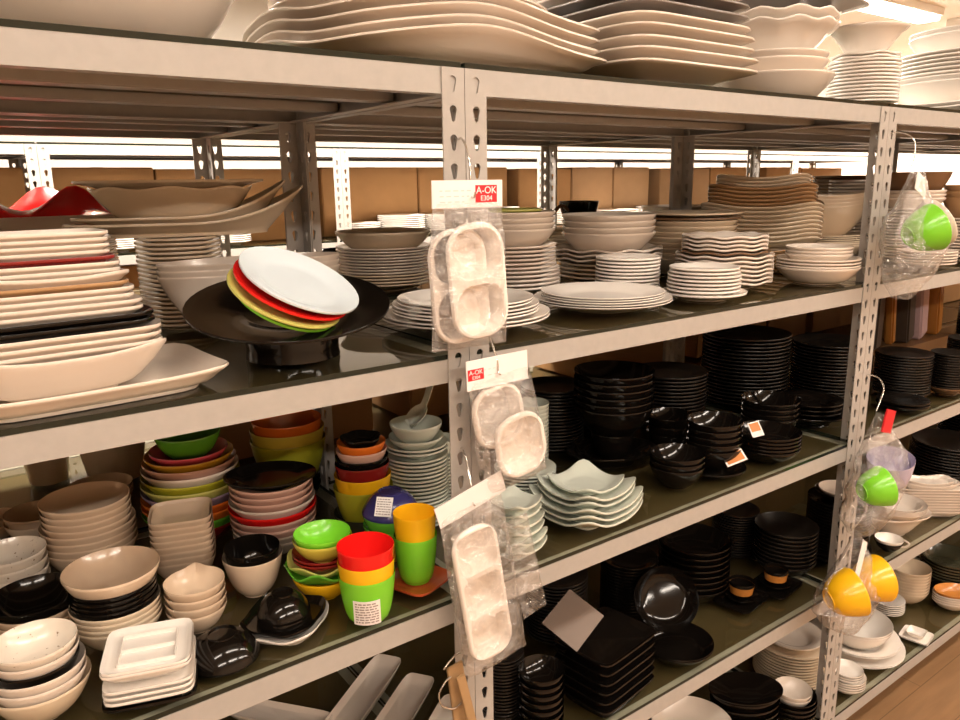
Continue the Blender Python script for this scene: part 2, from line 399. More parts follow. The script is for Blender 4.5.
ORD = ['topmost', 'second', 'third', 'fourth', 'fifth', 'sixth', 'seventh', 'eighth', 'ninth', 'tenth', 'eleventh', 'twelfth', 'thirteenth', 'fourteenth', 'fifteenth', 'sixteenth', 'seventeenth', 'eighteenth', 'nineteenth', 'twentieth', 'twenty-first', 'twenty-second', 'twenty-third', 'twenty-fourth']
CNAME = {'darkred': 'dark red', 'skyblue': 'pale blue', 'palepink': 'pale pink', 'palegreen': 'pale green', 'matte': 'matte black', 'speckled': 'speckled cream', 'moss': 'dark green', 'blue': 'dark blue', 'lime': 'lime green', 'celadon': 'celadon'}
KNAME = {'plate': 'plate', 'flat': 'plate', 'saucer': 'saucer', 'dish': 'dish', 'bowl': 'bowl', 'deep': 'bowl', 'cup': 'cup', 'tray': 'plate', 'box': 'bowl', 'flare': 'bowl', 'wide': 'platter', 'rim': 'platter'}
rnd = random.Random(5)
LOOSE = set('H1 H3 F1 F2 E4 E20 E6 E17 E19 E21 D3 D4 D2b J3b F6 F8 E11 E13 E8b E2 E10 E12 F7 E18 J1 A1 H5 H7'.split())   # piles whose pieces sit well apart
TOPS = {}
def stack(key, x, y, z, H, R, rot, items, where):
    """items from the top down: (count, kind, relative size, colour, shape). Adjusts the spacing so the pile reaches H."""
    items = [list(i) for i in items]; auto = H and sum(i[0] for i in items) > 2 and key not in LOOSE
    def build():
        seq = []
        for cnt, kind, rel, col, shp in reversed(items): seq += [(kind, rel * R, col, shp)] * cnt
        return seq
    def zs(gm):
        out = [0.0]; L = [(k, r, base_gap(k, r) * gm, s) for k, r, c, s in seq]
        for a, b in zip(L, L[1:]): out.append(out[-1] + lift_between(a, b))
        k, r, g, s = L[-1]
        return out, L, out[-1] + g + zprof(k, 1) * r
    def solve(h):
        lo, hi = .45, 3.4 if key in LOOSE else 1.75
        if h and len(seq) > 1:
            for _ in range(18):
                m = (lo + hi) / 2
                if zs(m)[2] > h: hi = m
                else: lo = m
            return (lo + hi) / 2
        return 1.0
    seq = build(); gm = solve(H); add = 0
    big = max(range(len(items)), key=lambda i: (items[i][0], i))
    while auto and add < 14 and gm > 1.35: items[big][0] += 1; add += 1; seq = build(); gm = solve(H)
    while auto and add > -8 and gm < .6 and items[big][0] > 2: items[big][0] -= 1; add -= 1; seq = build(); gm = solve(H)
    want = H
    for tries in range(3):
        L = zs(gm)[1]; ms = [dish_mesh(k, r, g, s, M[seq[i][2]]) for i, (k, r, g, s) in enumerate(L)]
        out = [0.0]
        for i in range(1, len(ms)):
            out.append(out[-1] + (lift_between(L[i - 1], L[i]) if L[i - 1] == L[i] else drop(ms[i - 1], ms[i], (L[i][3].get('dx', 0) - L[i - 1][3].get('dx', 0)) * R, 0)))
        top = out[-1] + max(v.co.z for v in ms[-1].vertices)
        if not H or len(seq) < 2 or abs(top - H) < .003: break
        want += H - top; gm = solve(max(.01, want))
    if H and (abs(top - H) > .008 or add): print('STACK', key, 'height', round(top, 3), 'wanted', round(H, 3), 'gm', round(gm, 2), 'n', len(seq), 'added', add)
    n = len(seq)
    for i, (zz, (kind, r, g, s), me) in enumerate(zip(out, L, ms)):
        col = seq[i][2]; kn = s_name(kind, s, r)
        ex = .0006 if kind in FLATK else .0001
        dx, dy = s.get('dx', 0) * R * cos(rot), s.get('dx', 0) * R * sin(rot)
        o = link_mesh(kn, me, None, (x + dx + rnd.uniform(-ex, ex), y + dy + rnd.uniform(-ex, ex), z + zz + .0005))
        sq = s.get('n', 2) > 2 or 'tip' in s or s.get('asp', 1) != 1 or 'wave' in s or 'curl' in s or 'petal' in s
        o.rotation_euler = (0, 0, rot + (0 if sq else 2 * pi / 40 * rnd.randrange(40)))
        k = n - 1 - i; cat = KNAME[kind]
        adj = ' square' if s.get('n', 2) > 2 and s.get('asp', 1) == 1 else ' oblong' if s.get('n', 2) > 2 else ' oval' if s.get('asp', 1) != 1 else ''
        for thing in (CNAME.get(col, col) + adj + ' ' + cat, CNAME.get(col, col) + ' ' + cat):
            if n == 1: lab = thing + ' ' + where.replace('stack ', '', 1)
            elif k == 0: lab = thing + ' topmost in the ' + where
            elif k == n - 1: lab = thing + ' lowest in the ' + where
            else: lab = thing + ' ' + ORD[k] + ' down in the ' + where
            if len(lab.split()) <= 16: break
        tag(o, lab, cat, where if n > 1 else None)
    TOPS[key] = (x, y, z + top, R)
    return TOPS[key]
def s_name(kind, s, r=.1):
    k = KNAME[kind]
    if k != 'plate': return k
    if s.get('n', 2) > 2: return 'square_plate' if s.get('asp', 1) == 1 else 'oblong_plate'
    return 'dinner_plate' if r > .105 else 'side_plate' 

STACKS = [
('A1', -0.545, 0.106, 1.3885, 0.203, 0.0684, 0.070, [(4, 'tray', 1, 'cream', {'n': 6, 'asp': 0.72}), (1, 'tray', 1.06, 'darkred', {'n': 6, 'asp': 0.72}), (2, 'tray', 1.13, 'cream', {'n': 6, 'asp': 0.72}), (1, 'tray', 1.28, 'cream', {'n': 4, 'asp': 0.72, 'lift': 0.04}), (1, 'tray', 1.22, 'tan', {'n': 6, 'asp': 0.72}), (2, 'tray', 1.29, 'cream', {'n': 6, 'asp': 0.72}), (2, 'tray', 1.4, 'cream', {'n': 6, 'asp': 0.72}), (2, 'tray', 1.55, 'black', {'n': 6, 'asp': 0.72}), (3, 'tray', 1.64, 'cream', {'n': 6, 'asp': 0.72}), (1, 'dish', 1.72, 'cream', {'n': 5, 'asp': 0.72, 'lift': 0.06}), (1, 'tray', 2.3, 'cream', {'n': 7, 'asp': 0.66, 'lift': 0.02, 'dx': 0.42})], 'tall stack of oblong plates near the black platter'),
('A2', -0.444, 1.027, 1.3885, 0.259, 0.1645, 0.175, [(1, 'wide', 1.0, 'red', {'wave': (5, 0.18)}), (1, 'dish', 1.0, 'cream', {'n': 6, 'asp': 0.7}), (6, 'plate', 0.95, 'cream', {})], 'stack with the red wavy bowl'),
('A3', -0.280, 0.515, 1.3885, 0.265, 0.1592, -0.175, [(1, 'wide', 1.0, 'ivory', {'asp': 0.62}), (1, 'dish', 0.86, 'ivory', {'asp': 0.62, 'wave': (8, 0.02)}), (1, 'flat', 1.16, 'ivory', {'asp': 0.36, 'curl': 0.34, 'dx': 0.1}), (1, 'flat', 1.3, 'ivory', {'asp': 0.38, 'curl': 0.3, 'dx': 0.16}), (7, 'plate', 0.46, 'ivory', {})], 'stack topped with an oval tureen dish'),
('A4', -0.199, 0.360, 1.3885, 0.131, 0.1596, 0.000, [(5, 'bowl', 1, 'cream', {'asp': 0.4})], 'stack of oval bowls behind the black platter'),
('A6', 0.269, 0.739, 1.3885, 0.133, 0.1184, 0.000, [(1, 'saucer', 0.9, 'ivory', {}), (1, 'dish', 1.0, 'ivory', {}), (9, 'plate', 1.0, 'cream', {}), (4, 'plate', 1.08, 'ivory', {})], 'stack between the platter and the double post'),
('A7', 0.118, 0.177, 1.3885, 0.055, 0.1222, 0.000, [(2, 'plate', 1, 'white', {}), (3, 'plate', 1.08, 'white', {}), (2, 'plate', 1.24, 'white', {})], 'stack of broad plates right behind the double post'),
('A8', 0.337, 1.138, 1.3885, 0.100, 0.0559, 0.000, [(2, 'bowl', 1, 'black', {})], 'stack behind the ivory topped plates'),
('B1', 0.445, 0.469, 1.3885, 0.193, 0.1151, 0.000, [(3, 'saucer', 0.7, 'palegreen', {}), (4, 'dish', 0.96, 'cream', {}), (6, 'plate', 0.98, 'cream', {}), (5, 'plate', 1.06, 'cream', {})], 'tall stack beside the two section tray pack'),
('B2', 0.745, 0.441, 1.3885, 0.172, 0.1228, 0.000, [(4, 'dish', 0.95, 'cream', {}), (3, 'plate', 1.1, 'cream', {'wave': (10, 0.02)}), (4, 'plate', 1.0, 'ivory', {})], 'stack under the brown handled pot'),
('B2b', 0.633, 0.267, 1.3885, 0.086, 0.0725, 0.000, [(5, 'plate', 1, 'white', {})], 'low stack in front of the wavy rimmed plates'),
('B3', 0.448, 0.162, 1.3885, 0.037, 0.1241, 0.000, [(3, 'plate', 1, 'white', {}), (4, 'plate', 1.12, 'white', {})], 'stack of broad plates nearest the shelf edge'),
('B4', 0.699, 0.106, 1.3885, 0.071, 0.0775, 0.000, [(2, 'plate', 0.95, 'white', {}), (4, 'plate', 1.0, 'white', {}), (1, 'plate', 1.16, 'white', {})], 'stack of small plates with a wider base plate'),
('B5', 0.881, 0.192, 1.3885, 0.126, 0.1040, 0.000, [(4, 'plate', 0.94, 'cream', {'wave': (9, 0.02)}), (1, 'plate', 0.98, 'brown', {'wave': (9, 0.02)}), (4, 'plate', 1.08, 'cream', {'wave': (9, 0.02)})], 'stack of wavy plates with one brown layer'),
('B6', 1.120, 0.093, 1.3885, 0.090, 0.0809, 0.000, [(3, 'dish', 0.95, 'cream', {}), (3, 'saucer', 1.2, 'cream', {}), (1, 'dish', 1.2, 'cream', {})], 'stack nearest the far post on the plate shelf'),
('B7', 1.012, 0.400, 1.3885, 0.169, 0.1332, 0.000, [(1, 'wide', 1, 'ivory', {}), (1, 'wide', 1.0, 'brown', {}), (3, 'dish', 0.9, 'ivory', {})], 'stack topped with a broad rimmed ivory platter'),
('B8', 1.336, 0.404, 1.3885, 0.265, 0.1471, 0.524, [(3, 'tray', 0.86, 'ivory', {'n': 4, 'lift': 0.08}), (5, 'tray', 1.0, 'tan', {'n': 4, 'lift': 0.08}), (5, 'tray', 1.12, 'ivory', {'n': 4, 'lift': 0.08}), (4, 'tray', 0.95, 'tan', {'n': 4, 'lift': 0.08})], 'tall ragged stack beside the oval boats'),
('B9', 1.662, 0.401, 1.3885, 0.215, 0.1394, -0.663, [(4, 'bowl', 1, 'ivory', {'asp': 0.5, 'curl': 0.12}), (4, 'plate', 0.9, 'ivory', {}), (2, 'dish', 0.9, 'ivory', {})], 'stack topped with nested oval boats'),
('B10', 1.860, 0.423, 1.3885, 0.257, 0.0725, 0.000, [(8, 'plate', 1, 'cream', {})], 'stack half hidden by the far post'),
('C1', 1.786, 0.192, 1.3885, 0.265, 0.0960, 0.000, [(1, 'bowl', 1, 'brown', {}), (3, 'dish', 0.9, 'cream', {}), (5, 'plate', 0.9, 'cream', {})], 'stack topped with a brown bowl past the far post'),
('C2', 1.658, 0.078, 1.3885, 0.048, 0.0770, 0.000, [(4, 'plate', 1, 'cream', {})], 'low stack behind the green bagged bowl'),
('C3', 1.946, 0.090, 1.3885, 0.225, 0.0908, 0.000, [(3, 'bowl', 0.9, 'tan', {}), (7, 'plate', 1, 'cream', {})], 'stack beyond the brown bowl'),
('D1', -0.426, 0.290, 1.8085, 0.273, 0.2501, 0.000, [(3, 'deep', 1, 'cream', {})], 'stack of very large bowls on the top shelf'),
('D2b', 0.100, 0.285, 1.8085, 0.158, 0.2575, 0.000, [(3, 'plate', 0.86, 'cream', {'dx': -0.12}), (1, 'plate', 0.94, 'cream', {'dx': -0.05}), (3, 'tray', 1.0, 'cream', {'n': 5, 'wave': (4, 0.05)}), (1, 'tray', 1.04, 'cream', {'n': 5, 'wave': (4, 0.05)})], 'stack of wavy square platters by the huge bowls'),
('D3', 0.591, 0.230, 1.8085, 0.228, 0.1808, 0.000, [(1, 'plate', 0.92, 'grey', {'n': 7}), (2, 'plate', 0.94, 'cream', {'n': 7}), (2, 'plate', 0.98, 'grey', {'n': 7}), (1, 'plate', 1.0, 'cream', {'n': 7}), (2, 'plate', 1.04, 'cream', {'n': 7}), (2, 'plate', 1.08, 'cream', {'n': 7})], 'stack of square cornered platters on the top shelf'),
('D4', 1.011, 0.190, 1.8085, 0.226, 0.1428, 0.175, [(1, 'plate', 1.08, 'grey', {'n': 7, 'dx': 0.42}), (2, 'flare', 1.0, 'white', {'wave': (11, 0.03)}), (2, 'dish', 0.88, 'cream', {}), (1, 'plate', 0.9, 'cream', {}), (1, 'dish', 1.0, 'cream', {})], 'stack topped with a slate grey square plate'),
('D5', 1.320, 0.130, 1.8085, 0.192, 0.0845, 0.000, [(1, 'flare', 1.1, 'white', {}), (2, 'plate', 0.94, 'white', {'wave': (6, 0.02)}), (9, 'plate', 1.0, 'white', {})], 'stack of small plates above the far post'),
('D6', 2.199, 0.240, 1.8085, 0.283, 0.2422, 0.000, [(2, 'dish', 0.8, 'white', {}), (4, 'plate', 0.9, 'white', {}), (2, 'dish', 1, 'white', {}), (2, 'tray', 1.1, 'white', {'n': 4, 'lift': 0.04})], 'top shelf stack beyond the far post'),
('E1', -0.556, 0.659, 0.9789, 0.099, 0.0532, 0.000, [(2, 'bowl', 1, 'beige', {})], 'stack of two plain bowls below the white tumblers'),
('E1b', -0.620, 0.723, 0.9789, 0.061, 0.0385, 0.000, [(2, 'bowl', 1, 'beige', {})], 'stack at the outer end of the bowl shelf'),
('E2', -0.492, 0.470, 0.9789, 0.140, 0.0713, 0.000, [(1, 'bowl', 1, 'beige', {}), (3, 'bowl', 1.0, 'beige', {}), (4, 'bowl', 1.07, 'beige', {})], 'tall stack of round bowls below the tapered tumblers'),
('E2b', -0.429, 0.733, 0.9789, 0.063, 0.0624, 0.000, [(4, 'bowl', 1, 'beige', {})], 'stack just behind the tall round bowls'),
('E4', -0.303, 0.502, 0.9789, 0.211, 0.0785, 0.000, [(1, 'bowl', 0.76, 'green', {}), (1, 'dish', 0.9, 'pink', {}), (1, 'dish', 1.02, 'mustard', {}), (1, 'dish', 1.08, 'palepink', {}), (1, 'dish', 1.12, 'cream', {}), (1, 'dish', 1.14, 'olive', {}), (1, 'dish', 1.16, 'palegreen', {}), (1, 'dish', 1.17, 'purple', {}), (1, 'dish', 1.2, 'orange', {}), (1, 'dish', 1.2, 'orange', {}), (1, 'dish', 1.2, 'green', {}), (1, 'dish', 1.1, 'darkred', {})], 'tall stack of coloured round dishes'),
('E5', -0.100, 0.518, 0.9789, 0.194, 0.0764, 0.000, [(1, 'deep', 0.92, 'orange', {}), (1, 'deep', 0.98, 'lemon', {}), (1, 'deep', 1, 'olive', {}), (3, 'bowl', 0.8, 'black', {})], 'stack of deep bowls behind the black oval plate'),
('E6', -0.199, 0.361, 0.9789, 0.145, 0.0835, -0.524, [(1, 'plate', 1, 'black', {'asp': 0.8}), (3, 'dish', 0.9, 'palepink', {}), (1, 'dish', 0.93, 'cream', {}), (1, 'dish', 0.95, 'red', {}), (2, 'dish', 0.93, 'palepink', {}), (2, 'dish', 0.9, 'cream', {})], 'stack of pink dishes topped with black'),
('E7', -0.361, 0.367, 0.9789, 0.110, 0.0488, -0.314, [(1, 'dish', 0.96, 'beige', {'n': 5}), (6, 'box', 1.05, 'beige', {'n': 5})], 'stack of square bowls before the coloured dishes'),
('E8', -0.618, 0.523, 0.9789, 0.106, 0.0478, 0.000, [(2, 'bowl', 1, 'black', {})], 'pair of black bowls at the end of the shelf'),
('E8b', -0.616, 0.422, 0.9789, 0.096, 0.0531, 0.000, [(4, 'bowl', 1, 'speckled', {})], 'stack of speckled bowls beside the large black bowl'),
('E9', -0.597, 0.289, 0.9789, 0.074, 0.0627, 0.000, [(1, 'bowl', 1, 'black', {}), (2, 'bowl', 0.95, 'beige', {})], 'stack under the large black bowl'),
('E10', -0.503, 0.204, 0.9789, 0.123, 0.0657, 0.000, [(1, 'bowl', 1, 'beige', {}), (4, 'bowl', 0.9, 'black', {}), (4, 'bowl', 0.94, 'ivory', {})], 'banded stack of black and ivory bowls'),
('E11', -0.398, 0.171, 0.9789, 0.081, 0.0440, 1.257, [(4, 'bowl', 1, 'beige', {'tip': 0.32})], 'stack of teardrop bowls'),
('E12', -0.617, 0.096, 0.9789, 0.105, 0.0495, 0.000, [(1, 'bowl', 1, 'speckled', {}), (1, 'bowl', 1.02, 'cream', {}), (1, 'bowl', 1.0, 'black', {}), (2, 'bowl', 1.12, 'cream', {}), (1, 'bowl', 1.2, 'ivory', {})], 'speckled topped stack nearest the shelf edge'),
('E13', -0.490, 0.065, 0.9789, 0.063, 0.0558, -0.314, [(1, 'tray', 0.98, 'white', {'n': 8}), (1, 'dish', 1.0, 'white', {'n': 8}), (3, 'tray', 1.0, 'white', {'n': 8}), (1, 'tray', 1.04, 'black', {'n': 8})], 'stack of divided square plates nearest the shelf edge'),
('E15', -0.290, 0.221, 0.9789, 0.084, 0.0445, 0.000, [(1, 'deep', 1, 'black', {}), (1, 'deep', 1.08, 'beige', {})], 'pair before the pink plates'),
('E17', -0.199, 0.143, 0.9789, 0.112, 0.0456, 0.000, [(1, 'bowl', 1.0, 'lime', {}), (1, 'bowl', 1.05, 'lemon', {}), (2, 'dish', 1.1, 'darkred', {}), (1, 'dish', 1.28, 'palegreen', {'wave': (5, 0.08)}), (1, 'dish', 1.4, 'green', {'wave': (6, 0.1)}), (1, 'bowl', 1.15, 'yellow', {})], 'stack of leafy green and red dishes'),
('E18', -0.174, 0.040, 0.9789, 0.123, 0.0439, 0.000, [(1, 'cup', 1, 'red', {}), (1, 'cup', 1.0, 'yellow', {}), (1, 'cup', 1.0, 'lime', {})], 'stack of smooth cups nearest the shelf edge'),
('E19', -0.062, 0.078, 0.9789, 0.132, 0.0357, 0.349, [(1, 'cup', 1, 'yellow', {}), (1, 'cup', 1.02, 'lime', {}), (1, 'plate', 1.35, 'terracotta', {'n': 5})], 'cup stack by the double post'),
('E20', -0.046, 0.188, 0.9789, 0.088, 0.0503, 0.000, [(2, 'bowl', 1.0, 'green', {}), (1, 'bowl', 1.0, 'mustard', {})], 'stack under the upturned dark blue bowl'),
('E21', -0.045, 0.294, 0.9789, 0.203, 0.0412, 0.000, [(1, 'dish', 0.9, 'black', {'petal': (5, 0.14)}), (1, 'dish', 1, 'orange', {}), (1, 'bowl', 1.1, 'orange', {}), (1, 'bowl', 1.15, 'palepink', {}), (2, 'bowl', 1.2, 'black', {}), (1, 'deep', 1.24, 'darkred', {}), (1, 'deep', 1.3, 'yellow', {}), (1, 'deep', 1.36, 'olive', {}), (1, 'bowl', 1.4, 'moss', {})], 'tall stack of mixed deep bowls'),
('E22', 0.073, 0.290, 0.9789, 0.208, 0.0509, 0.000, [(1, 'bowl', 1, 'celadon', {}), (1, 'dish', 1.05, 'celadon', {}), (2, 'saucer', 1.2, 'celadon', {}), (6, 'plate', 1.22, 'celadon', {})], 'tall celadon stack holding a spoon'),
('E22c', 0.160, 0.342, 0.9789, 0.143, 0.0356, 0.000, [(2, 'bowl', 1, 'celadon', {}), (3, 'saucer', 1.1, 'celadon', {})], 'small celadon stack against the double post'),
('F1', 0.139, 0.064, 0.9789, 0.112, 0.0459, 0.209, [(2, 'plate', 0.86, 'celadon', {'n': 6, 'lift': 0.24}), (2, 'plate', 0.95, 'celadon', {'n': 6, 'lift': 0.24}), (2, 'plate', 1.04, 'celadon', {'n': 6, 'lift': 0.24})], 'celadon stack of folded dishes by the double post'),
('F2', 0.345, 0.094, 0.9789, 0.094, 0.0791, 0.070, [(1, 'plate', 0.76, 'celadon', {'n': 6, 'lift': 0.24}), (2, 'plate', 0.98, 'celadon', {'n': 6, 'lift': 0.24}), (3, 'plate', 1.14, 'celadon', {'n': 6, 'lift': 0.24})], 'celadon stack of square dishes before the black ware'),
('F3', 0.399, 0.329, 0.9789, 0.180, 0.0405, 0.000, [(5, 'bowl', 1, 'celadon', {})], 'round celadon stack behind the bagged square tray'),
('F3b', 0.321, 0.255, 0.9789, 0.068, 0.0666, 0.000, [(3, 'plate', 1, 'celadon', {})], 'low celadon stack behind the folded dishes'),
('F4', 0.580, 0.461, 0.9789, 0.164, 0.0808, 0.000, [(9, 'plate', 1, 'matte', {})], 'dark stack behind the celadon bowls'),
('F5', 0.612, 0.280, 0.9789, 0.230, 0.0937, -0.349, [(4, 'bowl', 1, 'black', {}), (1, 'deep', 0.55, 'black', {}), (1, 'wide', 1.2, 'black', {'asp': 0.7})], 'stack of large black bowls on a broad oval platter'),
('F6', 0.776, 0.246, 0.9789, 0.099, 0.0568, 0.000, [(3, 'bowl', 1, 'black', {})], 'small stack of black bowls behind the ribbed black cups'),
('F7', 0.622, 0.093, 0.9789, 0.078, 0.0595, 0.000, [(3, 'bowl', 1, 'black', {})], 'stack of black bowls nearest the celadon squares'),
('F8', 0.754, 0.097, 0.9789, 0.127, 0.0619, 0.000, [(3, 'bowl', 1, 'black', {}), (2, 'bowl', 1.04, 'black', {}), (1, 'plate', 1.2, 'black', {})], 'stack of shiny black bowls at mid shelf'),
('F9', 0.931, 0.074, 0.9789, 0.070, 0.0773, 0.000, [(5, 'dish', 1, 'black', {})], 'stack of black dishes bearing a price card'),
('F10', 1.267, 0.167, 0.9789, 0.069, 0.1051, 0.000, [(2, 'wide', 0.82, 'black', {}), (1, 'wide', 1.08, 'black', {})], 'stack of broad black platters by the far post'),
('F11', 1.300, 0.403, 0.9789, 0.216, 0.1256, 0.000, [(13, 'plate', 1, 'matte', {})], 'tall stack of matte plates behind the price card'),
('F12', 1.510, 0.254, 0.9789, 0.187, 0.1081, 0.000, [(10, 'plate', 1, 'matte', {})], 'matte stack behind the broad black platters'),
('F13', 0.924, 0.373, 0.9789, 0.164, 0.0969, 0.000, [(8, 'plate', 1, 'matte', {})], 'matte stack behind the large black bowls'),
('F14', 1.080, 0.167, 0.9789, 0.103, 0.0732, 0.000, [(3, 'bowl', 1, 'black', {})], 'stack of black bowls among the broad platters'),
('F15', 0.705, 0.450, 0.9789, 0.108, 0.0446, 0.000, [(4, 'bowl', 1, 'black', {})], 'narrow stack of black bowls behind the oval platter'),
('G1', 1.749, 0.148, 0.9789, 0.135, 0.0803, 0.000, [(8, 'plate', 1, 'matte', {})], 'matte stack just past the far post'),
('G2', 1.863, 0.062, 0.9789, 0.133, 0.0555, 0.000, [(2, 'saucer', 1, 'matte', {}), (1, 'dish', 1, 'brown', {})], 'low dark stack beyond the matte plates'),
('G3', 1.602, 0.071, 0.9789, 0.073, 0.0700, 0.000, [(2, 'plate', 1, 'black', {})], 'pair of broad black plates above the red bag tie'),
('G4', 1.990, 0.060, 0.9789, 0.161, 0.0634, 0.000, [(6, 'plate', 1, 'matte', {})], 'dark stack at the far end of the shelf'),
('H1', 0.400, 0.082, 0.5599, 0.141, 0.0932, 0.140, [(6, 'tray', 1, 'black', {'n': 9, 'asp': 0.8})], 'stack of square black plates under a silver card'),
('H2', 0.634, 0.080, 0.5599, 0.034, 0.0841, 0.000, [(3, 'dish', 1, 'black', {})], 'stack of black plates below the upturned black dish'),
('H3', 0.195, 0.053, 0.5599, 0.162, 0.0446, 0.000, [(8, 'bowl', 1, 'black', {})], 'stack of black bowls nearest the double post'),
('H4', 0.646, 0.246, 0.5599, 0.177, 0.0693, 0.000, [(9, 'plate', 1, 'black', {})], 'tall stack of black plates behind the square plates'),
('H4b', 0.469, 0.315, 0.5599, 0.162, 0.0749, 0.000, [(8, 'plate', 1, 'matte', {})], 'matte stack behind the black bowls'),
('H5', 0.877, 0.228, 0.5599, 0.162, 0.0921, 0.000, [(8, 'dish', 1, 'black', {})], 'broad stack of black dishes at mid shelf'),
('H7', 1.192, 0.160, 0.5599, 0.136, 0.0842, 0.000, [(9, 'dish', 1, 'matte', {})], 'broad matte stack behind the amber cups'),
('H8', 1.360, 0.103, 0.5599, 0.220, 0.0655, 0.000, [(1, 'dish', 0.9, 'cream', {}), (1, 'dish', 1.05, 'black', {}), (4, 'plate', 1.3, 'black', {}), (2, 'wide', 1.45, 'black', {})], 'black stack topped with a cream dish'),
('H9', 0.161, 0.133, 0.5599, 0.173, 0.0439, 0.000, [(12, 'plate', 1, 'matte', {})], 'matte stack touching the double post'),
('H10', 0.892, 0.370, 0.5599, 0.072, 0.0507, 0.000, [(6, 'plate', 1, 'matte', {})], 'narrow matte stack between the black dishes'),
('H11', 1.169, 0.308, 0.5599, 0.139, 0.0647, 0.000, [(7, 'plate', 1, 'matte', {})], 'matte stack close behind the broad black dishes'),
('I1', 1.658, 0.080, 0.5599, 0.104, 0.1110, -0.524, [(1, 'dish', 0.6, 'cream', {}), (3, 'dish', 0.75, 'cream', {}), (1, 'flare', 1, 'cream', {'asp': 0.6})], 'stack on a boat shaped bowl'),
('I2', 1.905, 0.100, 0.5599, 0.116, 0.1123, -0.698, [(1, 'tray', 0.66, 'cream', {'n': 4, 'asp': 0.5, 'lift': 0.1}), (1, 'tray', 0.8, 'cream', {'n': 4, 'asp': 0.5, 'lift': 0.1}), (5, 'tray', 1, 'cream', {'n': 6, 'asp': 0.5})], 'stack of narrow oblong plates'),
('I3', 2.128, 0.130, 0.5599, 0.191, 0.1212, 0.000, [(8, 'plate', 1, 'matte', {})], 'dark stack behind the narrow oblong plates'),
('I5', 1.535, 0.035, 0.5599, 0.039, 0.0385, 0.000, [(1, 'bowl', 1, 'white', {}), (1, 'bowl', 1.0, 'black', {})], 'pair beside the boat shaped bowl'),
('J1', 0.975, 0.111, 0.1441, 0.153, 0.1004, -0.524, [(1, 'saucer', 1, 'black', {'asp': 0.7}), (5, 'dish', 0.95, 'black', {'asp': 0.7})], 'stack topped with a black oval dish'),
('J2', 1.132, 0.065, 0.1441, 0.110, 0.0503, 0.000, [(2, 'bowl', 1, 'cream', {}), (1, 'bowl', 1.25, 'black', {}), (3, 'bowl', 1.3, 'black', {})], 'stack of black bowls under two little cream bowls'),
('J3', 1.320, 0.190, 0.1441, 0.147, 0.0916, 0.000, [(1, 'wide', 1, 'cream', {}), (7, 'plate', 1.15, 'ivory', {})], 'stack of broad plates on the bottom shelf'),
('J3b', 0.778, 0.130, 0.1441, 0.129, 0.1036, 0.000, [(4, 'dish', 1, 'cream', {})], 'stack of cream dishes below the square black plates'),
('J4', 1.619, 0.142, 0.1441, 0.048, 0.1043, 0.000, [(2, 'bowl', 1, 'white', {}), (2, 'wide', 1.25, 'white', {}), (2, 'plate', 1.4, 'white', {})], 'stack of big bowls on the bottom shelf'),
('J5', 1.397, 0.050, 0.1441, 0.068, 0.0449, 0.000, [(3, 'dish', 1, 'white', {}), (4, 'dish', 1.2, 'white', {})], 'small stack at the far post foot'),
('J6', 1.909, 0.183, 0.1441, 0.055, 0.0562, 0.000, [(4, 'saucer', 1.0, 'white', {})], 'stack of saucers behind the big white bowls'),
('J7', 2.045, 0.179, 0.1441, 0.135, 0.0682, 0.000, [(8, 'bowl', 1, 'ivory', {})], 'tall stack of bowls under the shelf beam'),
('J8', 2.130, 0.057, 0.1441, 0.066, 0.0701, -0.611, [(1, 'dish', 1, 'amber', {'asp': 0.7}), (2, 'dish', 1.05, 'cream', {'asp': 0.7})], 'stack topped with an amber glazed oval dish'),
('J9', 1.833, 0.046, 0.1441, 0.013, 0.0447, 0.175, [(1, 'box', 0.6, 'white', {'n': 8}), (2, 'tray', 1.0, 'white', {'n': 8})], 'pair of square plates with a square sauce bowl'),
('J10', 2.274, 0.134, 0.1441, 0.120, 0.1004, 0.000, [(3, 'dish', 1, 'moss', {}), (2, 'plate', 1.05, 'black', {})], 'stack of dark green dishes on the bottom shelf'),
]
for row in STACKS: stack(*row)
# ------------------------------------------------------------------ single pieces with their own shape
SH = [z + .0085 for z in Z]
# black platter on a drum foot, three plates leaning in it
pl = empty('footed_platter', (-.226, .142, SH[3] + .0005)); tag(pl, 'large round black platter raised on a drum foot near the shelf edge', 'platter')
def lathe(name, prof, mat, parent=None, loc=(0, 0, 0), seg=40, close=True):
    V = []; F = []
    for r, z in prof:
        for k in range(seg): V.append((r * cos(2 * pi * k / seg), r * sin(2 * pi * k / seg), z))
    n = len(prof)
    for i in range(n - 1):
        for k in range(seg):
            a = i * seg + k; b = i * seg + (k + 1) % seg; F.append((a, b, b + seg, a + seg))
    if close: F.append(tuple(range(seg))); F.append(tuple(range((n - 1) * seg, n * seg)))
    return link_mesh(name, mesh_from(name, V, F, mat), parent, loc)
lathe('foot', [(.066, 0), (.070, .002), (.068, .014), (.070, .044), (.066, .052)], M['black'], pl)
d_ = link_mesh('dish', dish_mesh('rim', .148, .0075, {}, M['black']), pl, (-.004, -.006, .062)); d_.rotation_mode = 'QUATERNION'
d_.rotation_quaternion = Vector((-.36 * sin(radians(12)), -.93 * sin(radians(12)), cos(radians(12)))).to_track_quat('Z', 'Y')
nrm = Vector((.25, -.42, .87)).normalized()
qt = nrm.to_track_quat('Z', 'Y')
